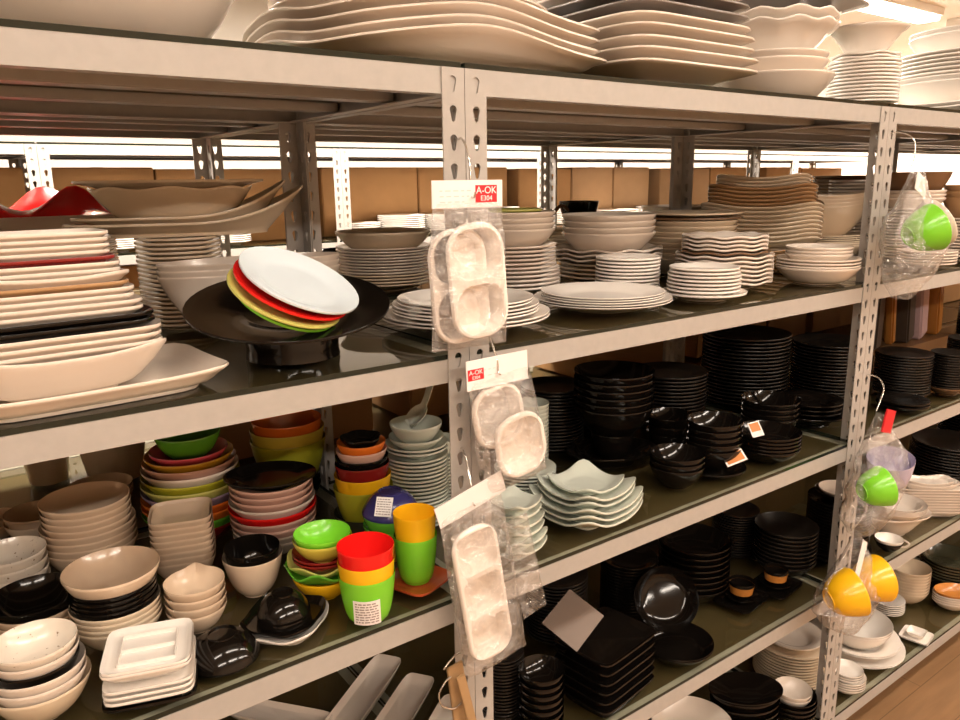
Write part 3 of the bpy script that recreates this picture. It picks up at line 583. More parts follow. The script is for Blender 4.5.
for i, (col, off, sl, R_, lab) in enumerate([('lime', .002, (-.012, -.012, 0), .070, 'small green plate lowest of the plates leaning in the black platter'),
        ('palegreen', .012, (-.016, -.010, .0), .080, 'yellow green plate leaning under the red plate in the black platter'),
        ('red', .022, (-.006, -.002, .0), .082, 'red plate leaning under the pale blue plate in the black platter'),
        ('skyblue', .033, (.004, .004, .0), .086, 'pale blue white round plate leaning uppermost in the black platter')]):
    o = link_mesh('plate', dish_mesh('plate', R_, .0062, {}, M[col])); o.rotation_mode = 'QUATERNION'; o.rotation_quaternion = qt
    o.location = Vector((-.256, .080, SH[3] + .3)) + nrm * off + Vector(sl); tag(o, lab, 'plate', 'plates leaning in the black platter')
    bpy.context.view_layer.update()
    world = lambda q: ([q.matrix_world @ v.co for v in q.data.vertices], [tuple(p.vertices) for p in q.data.polygons])
    if i == 0: under = [BVHTree.FromPolygons(*world(d_))]
    fall = 9
    me_w = BVHTree.FromPolygons(*world(o))
    for v in world(o)[0]:
        for t in under:
            h = t.ray_cast(v, Vector((0, 0, -1)))
            if h[0] is not None: fall = min(fall, h[3])
    for q in ([d_] if i == 0 else [d_, prev]):
        for v in world(q)[0]:
            h = me_w.ray_cast(v, Vector((0, 0, 1)))
            if h[0] is not None: fall = min(fall, h[3])
    o.location.z -= fall - .0012; bpy.context.view_layer.update(); under.append(BVHTree.FromPolygons(*world(o))); prev = o

# tapered tumblers standing at the back of the bowl shelf
for x, y, h, r1, r2, lab in ((-.495, 1.0, .17, .062, .040, 'tall cream tapered tumbler behind the two plain bowls'), (-.365, .93, .16, .085, .058, 'wide cream tapered tumbler behind the tall round bowls')):
    t = lathe('tumbler', [(r2 * .8, 0), (r2, .004), (r1, h), (r1 - .004, h), (r2 - .004, .010), (.001, .009)], M['ivory'], None, (x, y, SH[2] + .0005))
    tag(t, lab, 'tumbler')
# upturned black bowls
o = link_mesh('bowl', dish_mesh('bowl', .050, .0055, {'tip': .35}, M['black'])); o.rotation_euler = (pi, 0, 2.4); o.location = (-.392, .070, SH[2] + .041); tag(o, 'upturned glossy black bowl with a pouring lip beside the divided square plates', 'bowl')
lp = link_mesh('plate', dish_mesh('tray', .060, .006, {'n': 4, 'lift': .16, 'wave': (4, .05)}, M['white'])); lp.rotation_euler = (0, 0, .75); lp.location = (-.292, .092, SH[2] + .0005); tag(lp, 'white rimmed leaf plate under two upturned black bowls', 'plate')
lp = link_mesh('plate', dish_mesh('tray', .056, .006, {'n': 4, 'lift': .16, 'wave': (4, .05)}, M['black'])); lp.rotation_euler = (0, 0, .75); lp.location = (-.291, .093, SH[2] + .0085); tag(lp, 'black leaf plate lying on the white rimmed leaf plate', 'plate')
for i in range(2):
    me = dish_mesh('bowl', .040, .0085, {}, M['black']); zt = max(v.co.z for v in me.vertices)
    o = link_mesh('bowl', me); o.rotation_euler = (pi, 0, 0); o.location = (-.291, .093, SH[2] + .0155 + zt + .0095 * i); tag(o, ['lower', 'upper'][i] + ' of two upturned black bowls on the leaf plates', 'bowl', 'upturned black bowls')
# upturned dark blue bowl on the green ones
x_, y_, z_, r_ = TOPS['E20']
me = dish_mesh('bowl', r_ * 1.02, .008, {}, M['blue']); zt = max(v.co.z for v in me.vertices)
blue = link_mesh('bowl', me); blue.rotation_euler = (pi, 0, 0); blue.location = (x_, y_, z_ + zt + .001); tag(blue, 'upturned dark blue bowl bearing a price sticker on the green bowls', 'bowl')
# spoon in the celadon bowl
def spoon(name, loc, rot, mat, L=.13):
    V = []; F = []; nu, nv = 18, 9
    for s in (0, 1):
        for i in range(nu):
            t = i / (nu - 1); xx = t * L
            if t < .42: q = t / .42; wd = .021 * (max(0, 1 - (2 * q - 1) ** 2) ** .5 * .9 + .12); dp = .011
            else: wd = .0075 + .002 * (t - .42); dp = .003
            zc = (0 if t < .42 else (t - .42) ** 1.3 * .085)
            for j in range(nv):
                v = -1 + 2 * j / (nv - 1)
                V.append((xx, v * wd, zc + dp * (v * v - 1) + (0 if s else .0022)))
    for s in (0, 1):
        for i in range(nu - 1):
            for j in range(nv - 1):
                a = s * nu * nv + i * nv + j; F.append((a, a + 1, a + nv + 1, a + nv))
    m = nu * nv
    for i in range(nu - 1):
        for j in (0, nv - 1): a = i * nv + j; F.append((a, a + nv, a + nv + m, a + m))
    for j in range(nv - 1):
        for i in (0, nu - 1): a = i * nv + j; F.append((a, a + 1, a + 1 + m, a + m))
    o = link_mesh(name, mesh_from(name, V, F, mat), None, loc); o.rotation_euler = rot; return o
x_, y_, z_, r_ = TOPS['E22']
tag(spoon('spoon', (x_ - .012, y_ + .006, z_ - .006), (0, -.62, .25), M['celadon']), 'celadon soup spoon standing in the topmost celadon bowl', 'spoon')
for k in range(2):
    tag(spoon('spoon', (TOPS['A1'][0] + .0 + .05 * k, TOPS['A1'][1] + .19, TOPS['A1'][2] - .05), (0, -.55, pi - .3 + .2 * k), M['ivory'], .16), ['pale spoon leaning behind the rectangular plates', 'second pale spoon leaning behind the rectangular plates'][k], 'spoon') if 0 else None

# price stickers: white labels with fine grey lines, part of the piece they are on
def sticker(name, parent, w, h, loc, rot, rows=7, R_=0):
    """A paper label, curved round a vertical axis of radius R_ when given."""
    def pt(u, v, d):
        if R_: return ((R_ + d) * sin(u / R_), -(R_ + d) * cos(u / R_), v)
        return (u, -d, v)
    V = []; F = []
    def patch(u0, u1, v0, v1, d, n=6):
        for i in range(n):
            a = u0 + (u1 - u0) * i / n; b = u0 + (u1 - u0) * (i + 1) / n; k = len(V)
            for dd in (d, d - .0003): V.extend([pt(a, v0, dd), pt(b, v0, dd), pt(b, v1, dd), pt(a, v1, dd)])
            F.extend([(k, k + 1, k + 2, k + 3), (k + 7, k + 6, k + 5, k + 4), (k, k + 1, k + 5, k + 4), (k + 2, k + 3, k + 7, k + 6)])
    patch(-w / 2, w / 2, -h / 2, h / 2, .0006); nf = len(F)
    rr = random.Random(3)
    for j in range(rows):
        v = h * (.38 - .76 * j / (rows - 1)); u = -w * .42
        while u < w * .36:
            l = w * rr.uniform(.05, .2); patch(u, min(w * .42, u + l), v - h * .025, v + h * .025, .0009, 1); u += l + w * .035
    me = mesh_from(name, V, F, M['paper'], False, [M['ink']], [0] * nf + [1] * (len(F) - nf))
    o = link_mesh(name, me, parent, loc); o.rotation_euler = rot; return o
def nearest(x, y, z, name=None):
    best = None
    for o in C.objects:
        if o.type == 'MESH' and o.parent is None and o.get('category') in ('bowl', 'cup', 'dish', 'plate') and (name is None or o['label'].startswith(name)):
            d = (o.location - Vector((x, y, z))).length
            if best is None or d < best[0]: best = (d, o)
    return best[1]
cupo = nearest(-.172, .043, SH[2], 'lime green cup')
cupo.rotation_euler = (0, 0, 0); R18 = TOPS['E18'][3]
st_ = sticker('price_sticker', cupo, .042, .044, (0, 0, 0), (0, 0, 0), 8, R18 * .945); st_.location = (0, 0, R18 * .80); st_.rotation_euler = (radians(9), 0, radians(-30))
st_ = sticker('price_sticker', blue, .030, .034, (0, 0, 0), (0, 0, 0), 7); dv = Vector((-.62, -.60, .62)).normalized(); st_.parent = None
tq = (dv.to_track_quat('Y', 'Z') @ Vector((0, 0, 1)))
st_.rotation_mode = 'QUATERNION'; mw = Matrix.Translation(blue.location + Vector((0, 0, -zt)) + Vector((dv.x, dv.y, 0)).normalized() * (r_ * .78) + Vector((0, 0, r_ * .52))) @ (-dv).to_track_quat('Y', 'Z').to_matrix().to_4x4()
st_.parent = blue; bpy.context.view_layer.update(); st_.matrix_world = mw

# orange and white price card on the black dishes, silver card on the square plates
x_, y_, z_, r_ = TOPS['F9']
pc = empty('price_card', (x_ - r_ * .62, y_ - r_ * .1, z_ - .004)); pc.scale = (.75, .75, .75); tag(pc, 'small orange and white price card leaning in the black dishes', 'card')
a = boxes('card', [(-.019, -.0008, 0, .019, .0008, .050)], M['paper'], pc); b_ = boxes('orange_picture', [(-.015, -.0014, .018, .015, -.0009, .046)], M['orange_print'], pc)
pc.rotation_euler = (radians(-38), radians(-12), radians(-30))
x_, y_, z_, r_ = TOPS['F8']
pc = empty('price_card', (x_ - .005, y_ - r_ * 1.14, z_ - .085)); tag(pc, 'brown printed card tucked under the shiny black bowls', 'card')
boxes('card', [(-.024, -.0008, 0, .024, .0008, .030)], M['paper'], pc); boxes('brown_picture', [(-.020, -.0014, .004, .020, -.0009, .027)], M['orange_print'], pc); pc.rotation_euler = (radians(-50), radians(-20), radians(-30))
x_, y_, z_, r_ = TOPS['H1']
sc = boxes('folded_card', [(-.055, -.045, 0, .055, .045, .0012)], M['silver_card']); sc.location = (x_ - .062, y_ + .035, z_ + .042); sc.rotation_euler = (radians(28), radians(-16), .25); tag(sc, 'shiny silver card resting on the stack of square black plates', 'card')

# upturned black dishes and amber cups on the lower shelf
x_, y_, z_, r_ = TOPS['H2']
for i in range(3):
    o = link_mesh('dish', dish_mesh('dish', .074, .0065, {}, M['black'])); o.rotation_euler = (radians(56), 0, radians(-42)); nv = o.rotation_euler.to_matrix() @ Vector((0, 0, 1)); o.location = Vector((x_ + .012, y_ + .05, SH[1] + .112)) - nv * .0075 * i; tag(o, ORD[i].replace('topmost', 'first') + ' black dish propped on edge above the low black plates', 'dish', 'black dishes propped on edge')
for (x, y, r, lab, sc) in ((.945, .125, .035, 'black cup with amber inside on the first black tray', 1), (1.075, .11, .034, 'black cup with amber inside on the second black tray', .8)):
    t = link_mesh('serving_tray', dish_mesh('tray', .066, .007, {'n': 8, 'asp': .8}, M['black'])); t.location = (x, y, SH[1] + .0005); t.rotation_euler = (0, 0, .12); tag(t, lab.replace('black cup with amber inside on the ', 'rectangular black tray under the ').replace('first black tray', 'taller amber cup').replace('second black tray', 'shorter amber cup'), 'tray')
    sa = link_mesh('saucer', dish_mesh('saucer', .042, .006, {}, M['black'])); sa.location = (x, y, SH[1] + .0085); tag(sa, 'black saucer on the tray under the ' + ('taller' if sc == 1 else 'shorter') + ' amber cup', 'saucer')
    cp = empty('cup', (x, y, SH[1] + .0150)); tag(cp, lab, 'cup')
    link_mesh('body', dish_mesh('cup', r * .92, .006, {}, M['black']), cp)
    R9 = r * .92; lathe('amber_band', [(R9 * .87, .006 + R9 * .30), (R9 * .895, .006 + R9 * .30), (R9 * .985, .006 + R9 * .95), (R9 * .96, .006 + R9 * .95)], M['amber'], cp, seg=32, close=False)

# little white cup handle
o = tube('handle', [(.028, 0, .012), (.048, .006, .020), (.052, .01, .030), (.036, .012, .034)], .003, M['cream'], nearest(*TOPS['I5'][:3], 'white bowl'))

# raised dividers of the topmost divided square plate
top13 = nearest(*TOPS['E13'][:3], 'white square plate')
r13 = TOPS['E13'][3]; zt = max(v.co.z for v in top13.data.vertices)
boxes('divider', [(-r13 * .62, -.002, zt * .45, r13 * .62, .002, zt * .9), (-r13 * .64, -r13 * .62, zt * .45, -r13 * .60, r13 * .62, zt * .9), (r13 * .60, -r13 * .62, zt * .45, r13 * .64, r13 * .62, zt * .9),
    (-r13 * .62, -r13 * .64, zt * .45, r13 * .62, -r13 * .60, zt * .9), (-r13 * .62, r13 * .60, zt * .45, r13 * .62, r13 * .64, zt * .9)], M['white'], top13, .001)
# oblong boards and boxes at the near end of the lower shelf
for i, (x, y, z, L, w, rz, rx, lab) in enumerate([(-.045, .36, .0, .30, .07, .62, .10, 'long narrow cream dish lying on the lower shelf, uppermost of three'), (-.005, .27, .0, .26, .07, .62, .10, 'long narrow cream dish lying on the lower shelf, middle of three'),
        (.035, .16, .0, .24, .09, .62, .0, 'long cream dish nearest the double post on the lower shelf'), (-.20, .42, .0, .22, .06, -.9, .0, 'cream oblong dish lying crosswise beside the long narrow dishes')]):
    o = link_mesh('dish', dish_mesh('tray', L / 2, .008, {'n': 8, 'asp': w / L}, M['cream'])); o.location = (x, y, SH[1] + .0006 + i * 0); o.rotation_euler = (0, 0, rz); tag(o, lab, 'dish', 'long dishes on the lower shelf')
K = [(-.33, .40, .070, 6), (-.16, .20, .066, 5)]

# ------------------------------------------------------------------ packs hanging on the posts
def pane_tray(name, w, l, cells, mat, depth=.032, rim=.006, N=(46, 58)):
    """A rounded tray with pressed compartments; x across, z along, opening towards -y."""
    nx, nz = N[0], int(N[0] * l / w)
    V = []; F = []
    def sd(x, z, cx, cz, hw, hh, r):
        qx = abs(x - cx) - hw + r; qz = abs(z - cz) - hh + r
        return min(max(qx, qz), 0) + math.hypot(max(qx, 0), max(qz, 0)) - r
    cl = (l - 2 * rim * 1.3 - (cells - 1) * rim * 1.4) / cells
    for s in (0, 1):
        for i in range(nx + 1):
            for j in range(nz + 1):
                u = -1 + 2 * i / nx; v = -1 + 2 * j / nz
                # square to rounded rectangle
                x, z = u * w / 2, v * l / 2
                r = w * .42; ax = max(0, abs(x) - (w / 2 - r)); az = max(0, abs(z) - (l / 2 - r))
                if ax > 0 and az > 0:
                    m = max(ax, az); h = math.hypot(ax, az); f = m / h
                    x = math.copysign(w / 2 - r + ax * f, x); z = math.copysign(l / 2 - r + az * f, z)
                d = 0
                for c in range(cells):
                    cz = -l / 2 + rim * 1.3 + cl / 2 + c * (cl + rim * 1.4)
                    q = sd(x, z, 0, cz, w / 2 - rim * 1.2, cl / 2, w * (.30 if cells < 3 else .16))
                    t = min(1, max(0, -q / (depth * .30))); d = max(d, depth * t * t * (3 - 2 * t))
                edge = min(1, max(0, 1 - sd(x, z, 0, 0, w / 2, l / 2, r) / -.0035)); 
                y = d + (.004 * edge * edge if edge > 0 else 0)
                V.append((x, y + (.0022 if s else 0), z))
    n1 = (nx + 1) * (nz + 1)
    for s in (0, 1):
        for i in range(nx):
            for j in range(nz):
                a = s * n1 + i * (nz + 1) + j; F.append((a, a + 1, a + nz + 2, a + nz + 1))
    for i in range(nx):
        for j in (0, nz): a = i * (nz + 1) + j; b = a + nz + 1; F.append((a, b, b + n1, a + n1))
    for j in range(nz):
        for i in (0, nx): a = i * (nz + 1) + j; F.append((a, a + 1, a + 1 + n1, a + n1))
    return mesh_from(name, V, F, mat)
def film_bag(name, w, top, bot, front, back, parent, seed, nx=26, nz=44, wtop=None):
    """A sealed clear bag: a front and a back sheet meeting at the edges, crumpled."""
    V = []; F = []
    for s in (0, 1):
        for i in range(nx + 1):
            for j in range(nz + 1):
                u = -1 + 2 * i / nx; v = j / nz
                ww = w if wtop is None else wtop + (w - wtop) * min(1, v * 3)
                x = u * ww / 2; z = top + (bot - top) * v
                e = (1 - abs(u) ** 4) * min(1, v * 4) ** .6 * min(1, (1 - v) * 9) ** .5
                n = noise.noise(Vector((x * 42 + seed, z * 30, s * 9))) + .5 * noise.noise(Vector((x * 110 + seed, z * 45, 3 + s)))
                y = (front if s == 0 else back) * e + n * .0048 * min(1, e * 2 + .12) * (1 if s == 0 else .6)
                xx = x + .0018 * noise.noise(Vector((seed, z * 60, x * 5)))
                V.append((xx, y, z))
    n1 = (nx + 1) * (nz + 1)
    for s in (0, 1):
        for i in range(nx):
            for j in range(nz):
                a = s * n1 + i * (nz + 1) + j; F.append((a, a + 1, a + nz + 2, a + nz + 1))
    return link_mesh(name, mesh_from(name, V, F, M['film']), parent)
def text_mesh(name, body, size, mat, parent, loc, rot=(pi / 2, 0, 0), align='CENTER'):
    cu = bpy.data.curves.new(name, 'FONT'); cu.body = body; cu.size = size; cu.align_x = align; cu.align_y = 'CENTER'; cu.extrude = .0002
    t = bpy.data.objects.new(name, cu); C.objects.link(t)
    me = bpy.data.meshes.new_from_object(t.evaluated_get(bpy.context.evaluated_depsgraph_get())); C.objects.unlink(t); bpy.data.objects.remove(t)
    me.materials.clear(); me.materials.append(mat)
    o = link_mesh(name, me, parent, loc); o.rotation_euler = rot; return o
def header(parent, w, h, logo, seed=1):
    c = boxes('header_card', [(-w / 2, -.0012, -h, w / 2, .0012, 0)], M['paper'], parent, .0003)
    if logo:
        lx, lz, lw, lh = logo
        boxes('logo_panel', [(lx - lw / 2, -.0019, lz - lh / 2, lx + lw / 2, -.0013, lz + lh / 2)], M['label_red'], c)
        text_mesh('logo_lettering', 'A-OK', lh * .58, M['print_white'], c, (lx, -.0021, lz + lh * .19))
        text_mesh('logo_number', 'E304', lh * .42, M['print_white'], c, (lx, -.0021, lz - lh * .27))
    rr = random.Random(seed); V = []; F = []
    for j in range(3):
        u = -w * .40
        while u < -w * .02:
            l = rr.uniform(.004, .010); k = len(V); z = -h * (.4 + .2 * j)
            V += [(u, -.00135, z), (u + l, -.00135, z), (u + l, -.00135, z + .0016), (u, -.00135, z + .0016)]; F.append((k, k + 1, k + 2, k + 3)); u += l + .004
    m = link_mesh('small_print', mesh_from('small_print', V, F, M['pale_ink'], False), c)
    return c
M['pale_ink'] = plain('pale_pink_ink', (.70, .62, .60), .6)
M['tray_cream'] = ceramic('tray_white', (.80, .74, .68), .14, .5)
def hook(label, pts, group='wire hooks on the posts'):
    o = tube('wire_hook', pts, .0016, M['wire']); tag(o, label, 'hook', group); return o
# two section tray pack
hook('wire hook on the double post carrying the two section tray pack', [(-.012, .004, 1.700), (-.012, -.006, 1.704), (-.013, -.020, 1.690), (-.017, -.034, 1.660), (-.020, -.038, 1.626), (-.020, -.046, 1.621), (-.020, -.050, 1.628)])
p1 = empty('tray_pack', (-.026, -.040, 1.645), radians(-6)); tag(p1, 'bagged two section white tray with red logo card hanging on the double post', 'packaged tray', 'tray packs on the double post')
p1.rotation_euler = (0, radians(0), radians(-4))
header(p1, .116, .038, (.030, -.019, .036, .024), 1)
t = link_mesh('tray', pane_tray('tray', .096, .168, 2, M['tray_cream']), p1, (.008, -.016, -.142)); t.rotation_euler = (0, radians(-5), 0)
t = link_mesh('tray', pane_tray('tray', .096, .168, 2, M['tray_cream']), p1, (-.012, .002, -.150)); t.rotation_euler = (0, radians(-4), 0)
film_bag('film_bag', .128, -.030, -.240, -.024, .032, p1, 1.0, wtop=.112)
# square tray pack
hook('wire hook on the double post carrying the square tray pack', [(.020, .004, 1.424), (.020, -.008, 1.428), (.020, -.026, 1.410), (.020, -.044, 1.380), (.020, -.046, 1.362), (.020, -.052, 1.358)])
p2 = empty('tray_pack', (.020, -.044, 1.386)); tag(p2, 'bagged square white trays with a creased red logo card on the double post', 'packaged tray', 'tray packs on the double post')
p2.rotation_euler = (0, radians(-2), radians(-3))
header(p2, .112, .046, (-.040, -.022, .028, .017), 2)
t = link_mesh('tray', pane_tray('tray', .094, .104, 1, M['tray_cream'], .027), p2, (.030, -.018, -.146)); t.rotation_euler = (0, radians(-9), 0)
t = link_mesh('tray', pane_tray('tray', .094, .104, 1, M['tray_cream'], .027), p2, (.004, .002, -.098)); t.rotation_euler = (0, radians(-9), 0)
b_ = film_bag('film_bag', .125, -.030, -.215, -.026, .026, p2, 5.0, wtop=.112); b_.rotation_euler = (0, radians(-7), 0)
# three section tray pack
hook('wire hook on the double post carrying the three section tray pack', [(-.020, .004, 1.232), (-.020, -.006, 1.236), (-.024, -.022, 1.220), (-.030, -.042, 1.186), (-.032, -.046, 1.164), (-.032, -.053, 1.160)])
p3 = empty('tray_pack', (-.040, -.047, 1.186)); tag(p3, 'bagged three section white tray under a blank tilted card on the double post', 'packaged tray', 'tray packs on the double post')
p3.rotation_euler = (radians(2), 0, radians(-4))
c3 = boxes('header_card', [(-.062, -.0012, -.036, .062, .0012, 0)], M['paper'], p3, .0003); c3.rotation_euler = (0, radians(-17), 0)
t = link_mesh('tray', pane_tray('tray', .082, .246, 3, M['tray_cream'], .026), p3, (.020, -.018, -.178)); t.rotation_euler = (0, radians(-10), 0)
b_ = film_bag('film_bag', .120, -.026, -.330, -.024, .026, p3, 9.0, wtop=.112); b_.rotation_euler = (0, radians(-10), 0)
b_ = film_bag('film_bag', .050, -.09, -.285, -.004, .012, p3, 12.0); b_.location = (.074, .012, .01); b_.rotation_euler = (0, radians(-14), 0)
# wooden slats on rings below
hook('open wire ring hook near the foot of the double post', [(-.030, .004, .872), (-.030, -.010, .886), (-.050, -.020, .893), (-.070, -.024, .886), (-.078, -.024, .878)])
hook('lower wire ring hook holding the wooden slats', [(-.040, -.020, .800), (-.062, -.026, .800), (-.084, -.026, .815), (-.090, -.026, .838), (-.078, -.026, .856), (-.064, -.022, .858)])
for i, (x, y, w, L, roll, lab) in enumerate([(-.052, -.016, .030, .17, -.10, 'brown wooden slat hanging on the ring, broader of the pair'), (-.046, -.032, .016, .16, -.22, 'narrow wooden slat hanging in front of the broad one')]):
    s_ = boxes('wooden_slat', [(-w / 2, -.003, -L, w / 2, .003, 0)], M['wood'], None, .001); s_.location = (x - .006 * i, y, .872 - .012 * i); s_.rotation_euler = (0, roll, 0); tag(s_, lab, 'slat', 'wooden slats on the ring')
# bags of bowls on the far post
def blob_bag(name, parent, secs, seed, seg=30):
    """A gathered clear bag: rings (x, z, half width, half depth) from the tied neck down."""
    rows = []
    for (a, b) in zip(secs, secs[1:]):
        for k in range(5): rows.append([a[i] + (b[i] - a[i]) * (k / 5 * k / 5 * (3 - 2 * k / 5)) for i in range(4)])
    rows.append(list(secs[-1])); V = []; F = []
    for i, (x, z, hw, hd) in enumerate(rows):
        for k in range(seg):
            t = 2 * pi * k / seg
            n = noise.noise(Vector((cos(t) * 2.2 + seed, sin(t) * 2.2, z * 22))) + .6 * noise.noise(Vector((cos(t) * 6 + seed, sin(t) * 6, z * 55)))
            q = 1 + .20 * n
            V.append((x + hw * cos(t) * q, hd * sin(t) * q, z + .004 * n))
    for i in range(len(rows) - 1):
        for k in range(seg):
            a = i * seg + k; b = i * seg + (k + 1) % seg; F.append((a, b, b + seg, a + seg))
    F.append(tuple(range((len(rows) - 1) * seg, len(rows) * seg)))
    return link_mesh(name, mesh_from(name, V, F, M['film']), parent)
def bagged(name, loc, label, secs, bowls, tagcol, tagbox, seed):
    r = empty(name, loc); tag(r, label, 'bagged bowls', 'bags of bowls on the far post')
    blob_bag('film_bag', r, secs, seed)
    for (kind, R_, col, l, rot) in bowls:
        o = link_mesh('bowl', dish_mesh(kind, R_, .0055, {}, M[col]), r, l); o.rotation_euler = rot
    if tagbox: 
        bx, rr, col = tagbox
        o = boxes('paper_tag', [bx], M[col], r, .0005); o.rotation_euler = rr
    return r
hook('wire hook near the head of the far post', [(1.226, .004, 1.738), (1.228, -.008, 1.742), (1.238, -.030, 1.738), (1.242, -.048, 1.722), (1.240, -.054, 1.690), (1.228, -.054, 1.662)])
bagged('bowl_pack', (1.225, -.072, 1.66), 'clear bag with a green bowl hanging below the head of the far post', [(0, 0, .012, .010), (-.005, -.05, .040, .022), (.03, -.12, .11, .045), (.03, -.18, .13, .055), (.0, -.25, .085, .045), (-.01, -.30, .030, .02)],
       [('deep', .056, 'lime', (-.025, -.004, -.155), (0, radians(72), radians(-30))), ('bowl', .060, 'cream', (.048, -.002, -.145), (0, radians(62), radians(-30)))], None, ((-.045, -.012, -.058, .055, -.010, -.018), (0, .25, .2), 'paper'), 2.0)
hook('wire hook midway on the far post', [(1.230, .004, 1.150), (1.232, -.008, 1.154), (1.236, -.030, 1.148), (1.222, -.050, 1.128), (1.200, -.054, 1.100), (1.184, -.056, 1.080)])
bagged('bowl_pack', (1.178, -.072, 1.08), 'clear bag tied with red holding a lime bowl and lavender cup midway up', [(0, 0, .012, .010), (.0, -.03, .030, .018), (.02, -.12, .085, .045), (.02, -.20, .115, .055), (-.02, -.255, .09, .05), (-.03, -.30, .05, .03)],
       [('deep', .050, 'lime', (-.075, -.008, -.185), (0, radians(80), radians(-25))), ('cup', .055, 'lavender', (.075, .0, -.20), (radians(6), radians(-14), 0))], None, ((-.022, -.022, -.045, .024, -.018, .012), (0, .3, 0), 'label_red'), 6.0)
hook('wire hook low on the far post', [(1.230, .004, .830), (1.232, -.008, .834), (1.230, -.030, .828), (1.200, -.050, .812), (1.160, -.056, .796), (1.124, -.056, .778)])
bagged('bowl_pack', (1.118, -.072, .775), 'clear bag with two yellow bowls hanging low on the far post', [(0, 0, .012, .010), (.0, -.05, .045, .022), (-.01, -.12, .105, .045), (-.01, -.165, .135, .055), (.0, -.22, .095, .045), (.01, -.27, .03, .02)],
       [('deep', .060, 'yellow', (-.110, -.002, -.140), (0, radians(76), radians(-28))), ('deep', .060, 'yellow', (.022, -.002, -.143), (0, radians(84), radians(-22)))], None, ((-.02, -.024, -.10, .02, -.021, -.01), (0, .5, .2), 'paper'), 11.0)

# ------------------------------------------------------------------ packets leaning on the middle shelf past the far post
for i, (x, y, w, h, t_, col, rz, ry, lab) in enumerate([(1.90, .33, .10, .25, .05, 'wrap_brown', .3, .0, 'dark wrapped packet standing past the far post, nearest it'), (2.03, .33, .035, .25, .03, 'wrap_orange', .2, .22, 'slim orange packet leaning beside the dark packet'),
        (2.13, .33, .08, .25, .05, 'wrap_brown', .2, .20, 'dark wrapped packet leaning beyond the orange one'), (2.24, .33, .085, .24, .04, 'foil', .2, .22, 'pink foil packet leaning beyond the orange one'), (2.35, .33, .06, .24, .05, 'wrap_orange', .2, .22, 'orange packet leaning at the far end of the row of packets')]):
    o = boxes('packet', [(-w / 2, -t_ / 2, 0, w / 2, t_ / 2, h)], M[col], None, .006); o.location = (x, y, SH[2] + .096); o.rotation_euler = (0, -ry, rz); tag(o, lab, 'packet', 'packets standing past the far post')
s_ = boxes('carton', [(-.29, -.06, 0, .29, .06, .085)], M['tape']); s_.location = (2.12, .34, SH[2] + .0006); tag(s_, 'long low brown carton under the leaning packets', 'carton')

# ------------------------------------------------------------------ cartons and plates on the rear shelves
def carton(x0, x1, y0, y1, z, h, label, group, mat='cardboard'):
    r = empty('carton', ((x0 + x1) / 2, (y0 + y1) / 2, z)); tag(r, label, 'carton', group)
    w = (x1 - x0) / 2; d = (y1 - y0) / 2
    boxes('box', [(-w, -d, 0, w, d, h)], M[mat], r, .004)
    boxes('tape_strip', [(-.022, -d, h + .0001, .022, d, h + .0008)], M['tape'], r)
edges = [-1.42, -.92, -.285, -.245, .20, .92, .965, 1.52, 2.125, 2.20, 2.62, 2.98, 3.32, 3.42, 3.95, 4.5, 4.62, 5.1, 5.7]
skip = {(-.285, -.245), (.92, .965), (2.125, 2.20), (3.32, 3.42), (4.5, 4.62)}
nm = ['first', 'second', 'third', 'fourth', 'fifth', 'sixth', 'seventh', 'eighth', 'ninth', 'tenth', 'eleventh', 'twelfth', 'thirteenth', 'fourteenth', 'fifteenth']
i = 0
for a, b in zip(edges, edges[1:]):
    if (a, b) in skip: continue
    carton(a + .004, b - .004, 2.60, 2.893, SH[3] + .0005, .335 if i % 3 else .328, 'brown carton in the row across the rear aisle, ' + nm[i] + ' along', 'cartons across the rear aisle', 'cardboard2' if i in (7, 8, 9) else 'cardboard'); i += 1
i = 0
for l, h, yy in ((2, .33, .86), (1, .34, .80), (0, .34, .80)):
    for k, x in enumerate((-.98, -.46, .06, .62, 1.32, 1.88, 2.66, 2.255, 3.14, 3.9)):
        if l == 2 and k == 1: continue
        w = .14 if k == 7 else .25 if k == 9 else .22
        carton(x - w, x + w, yy, yy + .30, SH[l] + .0005, h, 'brown carton on the ' + ['bottom', 'lower', 'middle'][l] + ' shelf of the second row, ' + nm[k] + ' along', 'cartons in the second row', 'cardboard'); i += 1
for k, (a, b) in enumerate([(-1.42, -.85), (-.84, -.285), (-.24, .30), (.31, .92), (.97, 1.5), (1.51, 2.12), (2.2, 2.75), (2.76, 3.33)]):
    carton(a + .004, b - .004, 2.55, 2.89, SH[2] + .0005, .34, 'brown carton on the middle shelf across the rear aisle, ' + nm[k] + ' along', 'cartons lower across the rear aisle')
FAR = [('N1', 1.10, 2.47, .07, .10, 7, 'white', 'stack of bright plates behind the ivory topped plates'), ('N2', 1.33, 2.465, .10, .12, 8, 'white', 'bright stack across the rear aisle beside the carton edge'), ('N3', 1.60, 2.465, .095, .12, 6, 'white', 'bright stack across the rear aisle behind the tray pack'),
       ('N4', 1.95, 2.47, .12, .12, 8, 'white', 'bright stack across the rear aisle by the third post'), ('N5', 2.36, 2.47, .10, .11, 6, 'white', 'bright stack behind the black pot'), ('N6', 2.85, 2.445, .08, .14, 6, 'cream', 'bright stack before the pale cartons'), ('N7', 3.2, 2.47, .09, .10, 7, 'white', 'bright stack past the pale cartons'), ('N8', -.02, 2.47, .08, .10, 6, 'white', 'bright stack behind the red wavy bowl'), ('N9', .45, 2.48, .07, .10, 6, 'white', 'bright stack behind the oval tureen')]
for k, x, y, h, r, n, col, wh in FAR: stack(k, x, y, SH[3], h, r, 0, [(n, 'plate', 1, col, {})], wh)
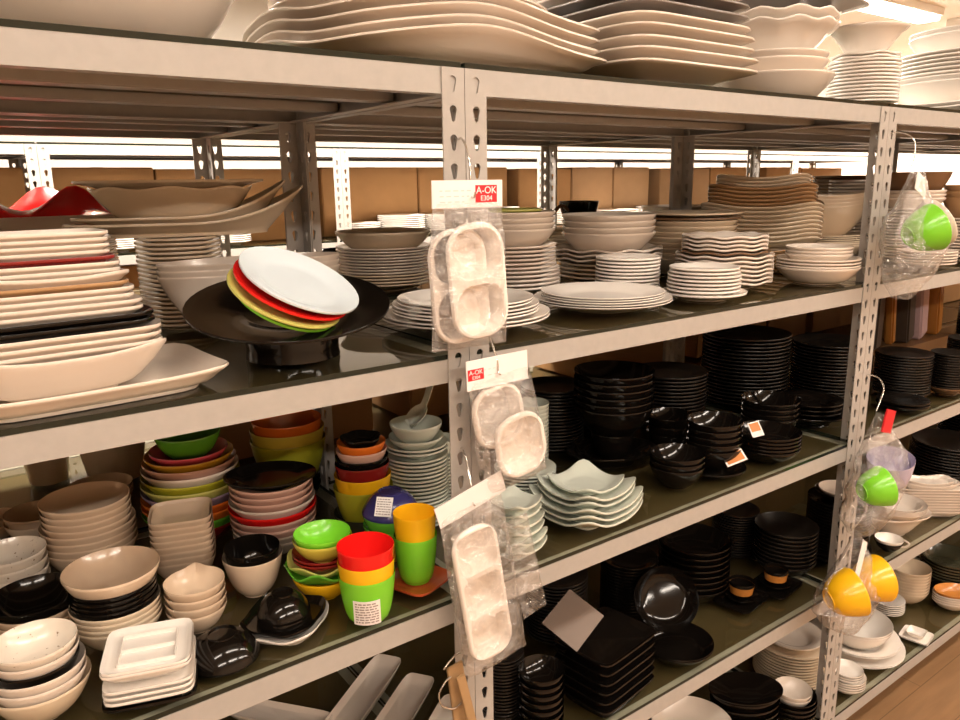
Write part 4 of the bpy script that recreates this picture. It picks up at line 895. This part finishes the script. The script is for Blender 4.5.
SEC = [('S1', 1.62, .95, .16, .13, 3, 'bowl', 'cream', 'stack of deep bowls behind the oval boats'), ('S2', 1.95, .90, .20, .12, 9, 'plate', 'ivory', 'second row stack behind the far post'), ('S3', 2.25, .88, .19, .13, 8, 'plate', 'cream', 'second row stack behind the brown bowl'), ('S4', 2.62, .86, .26, .14, 7, 'dish', 'brown', 'brown second row stack past the far post'),
       ('S5', 1.02, .84, .105, .10, 4, 'dish', 'ivory', 'second row stack under the brown handled pot'), ('S6', 1.31, .86, .13, .13, 7, 'plate', 'tan', 'tan second row stack behind the broad rimmed platter')]
for k, x, y, h, r, n, kd, col, wh in SEC: stack(k, x, y, SH[3], h, r, 0, [(n, kd, 1, col, {})], wh)
for k, l, x, y, h, r, n, kd, col, wh in [('V1', 3, 2.62, .20, .16, .12, 9, 'plate', 'cream', 'stack of plates first in the end bay'), ('V2', 3, 2.92, .32, .22, .13, 8, 'dish', 'ivory', 'stack of dishes second in the end bay'), ('V3', 3, 3.26, .25, .18, .13, 10, 'plate', 'cream', 'stack of plates last in the end bay'),
       ('V4', 2, 2.60, .22, .20, .12, 12, 'plate', 'matte', 'dark stack first in the end bay'), ('V5', 2, 2.90, .30, .26, .14, 12, 'dish', 'matte', 'tall dark stack second in the end bay'), ('V6', 2, 3.24, .28, .24, .14, 12, 'dish', 'matte', 'dark stack last in the end bay'),
       ('V7', 1, 2.62, .24, .20, .13, 12, 'plate', 'matte', 'low shelf dark stack first in the end bay'), ('V8', 1, 2.96, .30, .22, .14, 12, 'plate', 'matte', 'low shelf dark stack last in the end bay')]:
    stack(k, x, y, SH[l], h, r, 0, [(n, kd, 1, col, {})], wh)
# brown handled pot on a second row stack
x_, y_, z_, r_ = TOPS['S5']
lid = lathe('pot_lid_plate', [(r_ * 1.02, 0), (r_ * 1.05, .004), (r_ * 1.02, .008)], M['ivory'], None, (x_, y_, z_ + .0012)); tag(lid, 'flat ivory plate under the brown handled pot', 'plate'); lid.name = 'side_plate'
pot = empty('pot', (x_, y_, z_ + .0102)); tag(pot, 'small black pot with a brown side handle in the second row', 'pot')
link_mesh('body', dish_mesh('deep', .062, .008, {}, M['black']), pot)
tube('handle', [(-.055, -.01, .052), (-.085, -.02, .066), (-.115, -.03, .060), (-.135, -.035, .045)], .006, M['brown'], pot)
